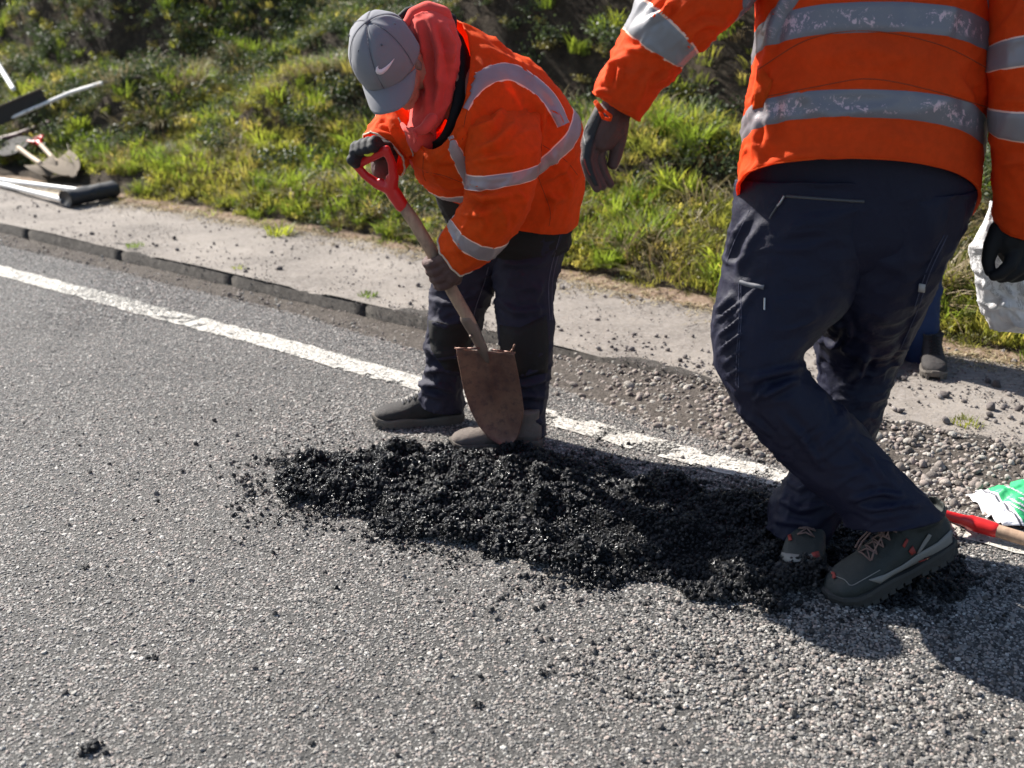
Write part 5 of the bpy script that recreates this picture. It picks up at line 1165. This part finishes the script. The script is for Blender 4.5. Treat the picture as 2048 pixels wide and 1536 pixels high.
# stripes run across the sack, square to its length
t_ = U.reshape(-1)[fcs].mean(1)
mi = np.where((t_ > .115) & (t_ < .41), 1, 0); mi = np.where((np.abs(t_-.092) < .006) | (np.abs(t_-.455) < .006), 2, mi)
me.polygons.foreach_set('material_index', mi.astype(np.int32)); md = o.modifiers.new('thickness', 'SOLIDIFY'); md.thickness = .002
tb3 = bvh_obj(me)
def uvp(u, v): # image point of a spot on the sack
    p = (P4[0]*(1-u)+P4[3]*u)*(1-v)+(P4[1]*(1-u)+P4[2]*u)*v; p = np.array([p[0], p[1], .03]); x, y, _ = proj(p); return float(x), float(y)
rr_ = random.Random(4)
def letters(u0, v0, v1, hgt, m):
    "a row of small printed marks, as little as can be read of the sack's lettering"
    v = v0
    while v < v1:
        w_ = rr_.uniform(.010, .022); pts = [uvp(u0, v), uvp(u0+hgt*rr_.uniform(.6, 1), v+w_*.3), uvp(u0+hgt*.1, v+w_*.7), uvp(u0+hgt*rr_.uniform(.4, .9), v+w_)]
        thread(tb3, pts, .0011, 'print', m, bag2, .002, 2.9); v += w_+.012
letters(.33, .10, .42, .035, M_bw); letters(.27, .45, .90, .045, M_bw); letters(.21, .45, .93, .035, M_bw); letters(.165, .5, .85, .02, M_bw)
thread(tb3, [uvp(.55, .15), uvp(.52, .8), uvp(.75, .85), uvp(.8, .15), uvp(.55, .15)], .0012, 'print', M_bl, bag2, .002, 2.9)
# the 5 printed in the frame
thread(tb3, [uvp(.66, .30), uvp(.59, .30), uvp(.59, .38), uvp(.63, .40), uvp(.66, .46), uvp(.63, .52), uvp(.59, .50)], .002, 'print', M_bl, bag2, .002, 2.9)

# ------------------------------------------------------------------ second shovel, lying on the road
s3 = empty('shovel', gr(1960, 1080)); tag(s3, 'shovel lying on the road behind the raised boot, red grip and brown shaft', 'shovel')
A0 = gr(1970, 1054, .035)+Vector((0, 0, 0)); B0 = gr(2048, 1078, .03); ax = (B0-A0).normalized()
fuse('shaft', capsule_parts([(A0-ax*.03, .018), (A0+ax*.75, .018)], 20), M_wood, s3, .004, 3)
d_grip(A0-ax*.02, -ax, Vector((.33, .85, -.42)), s3, .11, .12)
bq = A0+ax*.75; G_ = []
for t in np.linspace(0, 1, 20):
    hw = .105*math.sqrt(max(0, 1-(t*.98)**3.2)); G_.append([bq+ax*(.28*t)+Vector((-ax.y, ax.x, 0))*hw*s_+Vector((0, 0, -.02+.02*s_*s_)) for s_ in np.linspace(-1, 1, 13)])
bb_ = link('blade', mesh_np('blade', np.array([[tuple(p) for p in r] for r in G_]), grid_faces(20, 13)), M_blade, s3); bb_.modifiers.new('thickness', 'SOLIDIFY').thickness = .003

# ------------------------------------------------------------------ third worker, mostly hidden
w3 = empty('person', gr(1845, 752)); tag(w3, 'person on the footpath hidden behind the near worker, one blue trouser leg and boot showing', 'person')
gz = PATH_Z
bp = capsule_parts([(at(1800, 400, 4.15), .10), (at(1795, 200, 4.15), .11), (at(1790, 60, 4.15), .10), (at(1790, -60, 4.15), .05)], 14)+[ellipsoid(at(1790, -120, 4.13), (.078, .095, .11)), ellipsoid(at(1790, -100, 4.06), (.03, .03, .04))]
bp += capsule_parts([(at(1835, 430, 4.15), .07), (at(1840, 600, 4.13), .045), (at(1838, 730, 4.12), .035)], 12)+capsule_parts([(at(1765, 430, 4.15), .07), (at(1750, 600, 4.18), .045), (at(1745, 720, 4.2), .035)], 12)
bp += capsule_parts([(at(1705, 10, 4.15), .04), (at(1715, 180, 4.1), .035), (at(1740, 300, 4.0), .03)], 10)+capsule_parts([(at(1870, 10, 4.15), .04), (at(1880, 150, 4.1), .035), (at(1860, 290, 4.0), .03)], 10)
fuse('body', bp, M_skin, w3, .008, 3)
for q_ in ([(at(1712, 5, 4.15), .055), (at(1716, 180, 4.1), .05), (at(1737, 285, 4.01), .042)], [(at(1866, 5, 4.15), .055), (at(1878, 150, 4.1), .05), (at(1863, 270, 4.02), .042)]): fuse('sleeve', capsule_parts(q_, 12), M_blue, w3, .008, 3)
q3 = Loft([ring((1790, 400, 4.15), (1898, 400, 4.15), .11), ring((1800, 480, 4.15), (1886, 480, 4.15), .105), ring((1803, 580, 4.14), (1879, 580, 4.14), .09), ring((1800, 680, 4.13), (1872, 680, 4.13), .08), ring((1800, 738, 4.12), (1866, 740, 4.12), .078)], .01, 70, 1, (.006, 9), 181, (), .4); q3.obj('trouser_leg', M_blue, w3)
q4 = Loft([ring((1710, 400, 4.15), (1820, 400, 4.15), .11), ring((1712, 500, 4.16), (1800, 500, 4.16), .10), ring((1712, 720, 4.2), (1780, 720, 4.2), .075)], .01, 60, 1, (.006, 9), 182, (), .4); q4.obj('trouser_leg', M_blue, w3)
q5 = Loft([ring((1740, -60, 4.15), (1840, -60, 4.15), .07), ring((1690, 0, 4.15), (1890, 0, 4.15), .11), ring((1700, 200, 4.15), (1892, 200, 4.15), .13), ring((1702, 420, 4.15), (1890, 420, 4.15), .135)], .01, 80, .9, (.006, 8), 183); q5.obj('jacket', M_blue, w3)
boot(w3, gr(1862, 722, gz)+Vector((0, .03, 0)), (-.25, -.97), 0, 0, M_boot3, M_sole2, M_black, M_acc, .27, False, .12); boot(w3, gr(1760, 715, gz), (-.3, -.95), 0, 0, M_boot3, M_sole2, M_lace2, M_acc, .27, False, .12)
# ------------------------------------------------------------------ tools left on the verge
def bk(px, py, up=.0): p = bank_at(px, py); return p+Vector((0, 0, up))
M_pole = mat('white_pole', (.75, .73, .71), .5); M_rub = mat('black_rubber', (.018, .018, .02), .6); M_dred = mat('dark_red_steel', (.07, .012, .012), .6); M_pwood = mat('pale_wood', (.48, .38, .28), .75)
M_dull = mat('dull_steel', (.15, .12, .09), .85, .2, 0); M_dull2 = mat('dark_steel', (.04, .036, .033), .8, .2, 0)
def pole(name, pts, r, m, parent): return fuse(name, capsule_parts([(p, r) for p in pts], 12), m, parent, max(.005, r*.35), 2)
# black headed broom with its white handle lying on the path
t1 = empty('asphalt_rake', gr(180, 395, PATH_Z)); tag(t1, 'long black roller-shaped head lying at the grass edge with two white handles', 'tool')
h0, h1 = gr(130, 398, .13), gr(228, 378, .14); axh = (h1-h0).normalized(); V = []; Fc = []
up_ = Vector((0, 0, 1)); sd = axh.cross(up_).normalized(); Lh = (h1-h0).length
for i in range(25):
    for j in range(20):
        a = j*2*math.pi/20; rad = .052*(1+.08*float(vn(np.array([[i*.5, math.cos(a)*2, math.sin(a)*2]]), 7)[0])); V.append(h0+axh*(Lh*i/24)+sd*math.cos(a)*rad*1.25+up_*math.sin(a)*rad)
Fc = grid_faces(25, 20, True).tolist()+[list(range(20)), [24*20+j for j in range(20)]]
link('head', mesh_np('head', V, Fc), M_rub, t1)
pole('handle', [gr(165, 381, .15), gr(-60, 352, .13)], .016, M_pole, t1); pole('handle', [gr(124, 399, .12), gr(20, 373, .11), gr(-70, 352, .10)], .017, M_pole, t1)
pole('brace', [gr(128, 392, .13), gr(70, 384, .12)], .013, M_pwood, t1)
# rake leaning back on the bank, with blade and long pole
t2_ = empty('lute', bk(60, 262)); tag(t2_, 'dark bladed spreading rake on the bank with a white handle running off the left edge', 'tool')
a0, a1_ = bk(-15, 305, .24), bk(98, 252, .22); pts = []
bmb = bmesh.new(); bmesh.ops.create_cube(bmb, size=1); dirv = (a1_-a0); Mx = Matrix.Translation((a0+a1_)/2)@dirv.to_track_quat('X', 'Z').to_matrix().to_4x4()@Matrix.Diagonal((dirv.length, .015, .13, 1)); bmesh.ops.transform(bmb, matrix=Mx, verts=bmb.verts); bmesh.ops.bevel(bmb, geom=bmb.edges[:], offset=.004, segments=1, affect='EDGES')
me = bpy.data.meshes.new('blade'); bmb.to_mesh(me); bmb.free(); link('blade', me, M_dull2, t2_, False)
pole('edge', [a0+Vector((0, -.01, .07)), a1_+Vector((0, -.01, .07))], .008, M_dull, t2_); pole('handle', [bk(38, 262, .32), bk(-40, 160, .50)], .020, M_pole, t2_)
t3 = empty('pole', bk(150, 235)); tag(t3, 'long thin white pole lying up the bank towards the right', 'pole')
pole('shaft', [bk(27, 290, .20), bk(150, 244, .22), bk(210, 216, .18)], .015, M_pole, t3); pole('tip', [bk(210, 216, .18), bk(285, 187, .12)], .012, M_dull, t3)
t3b = empty('lute', bk(20, 292)); tag(t3b, 'dark red steel head lying under the lower end of the long white pole', 'tool')
pole('head', [bk(-20, 300, .05), bk(40, 288, .06), bk(100, 262, .05)], .035, M_dred, t3b)
def lying_shovel(lab, c, tip, gripend, wid, m, mgrip=None):
    r_ = empty('shovel', c); tag(r_, lab, 'shovel'); c = Vector(c); tip = Vector(tip); ax = (tip-c).normalized(); sdv = ax.cross(Vector((0, -.5, .86))).normalized(); nn = sdv.cross(ax); G_ = []; ln = (tip-c).length
    for t in np.linspace(0, 1, 22):
        hw = wid/2*math.sqrt(max(0, 1-(t*.98)**3.0)); G_.append([tuple(c+ax*(ln*t)+sdv*hw*s_+nn*(.03*s_*s_+.02*math.sin(t*3))) for s_ in np.linspace(-1, 1, 15)])
    b_ = link('blade', mesh_np('blade', np.array(G_), grid_faces(22, 15)), m, r_); b_.modifiers.new('thickness', 'SOLIDIFY').thickness = .004
    g_ = Vector(gripend); pole('shaft', [c+ax*.05, c, g_], .017, M_pwood, r_)
    if mgrip: d_grip(g_, (g_-c).normalized(), sdv, r_, .11, .09, .012, mgrip)
lying_shovel('round shovel with pale brown blade at the foot of the bank, red grip pointing up', bk(113, 348, .10), bk(145, 366, .05)+Vector((.05, -.08, 0)), bk(82, 318, .12), .24, M_dull, M_grip)
lying_shovel('dark shovel lying on the verge left of the red grip, blade turned left', bk(46, 334, .12), bk(14, 322, .08)-Vector((.04, .0, 0)), bk(85, 360, .12), .26, M_dull2)
lying_shovel('small pale shovel blade showing between the two others on the verge', bk(82, 352, .09), bk(100, 366, .05)+Vector((.03, -.06, 0)), bk(42, 336, .15), .2, M_dull)
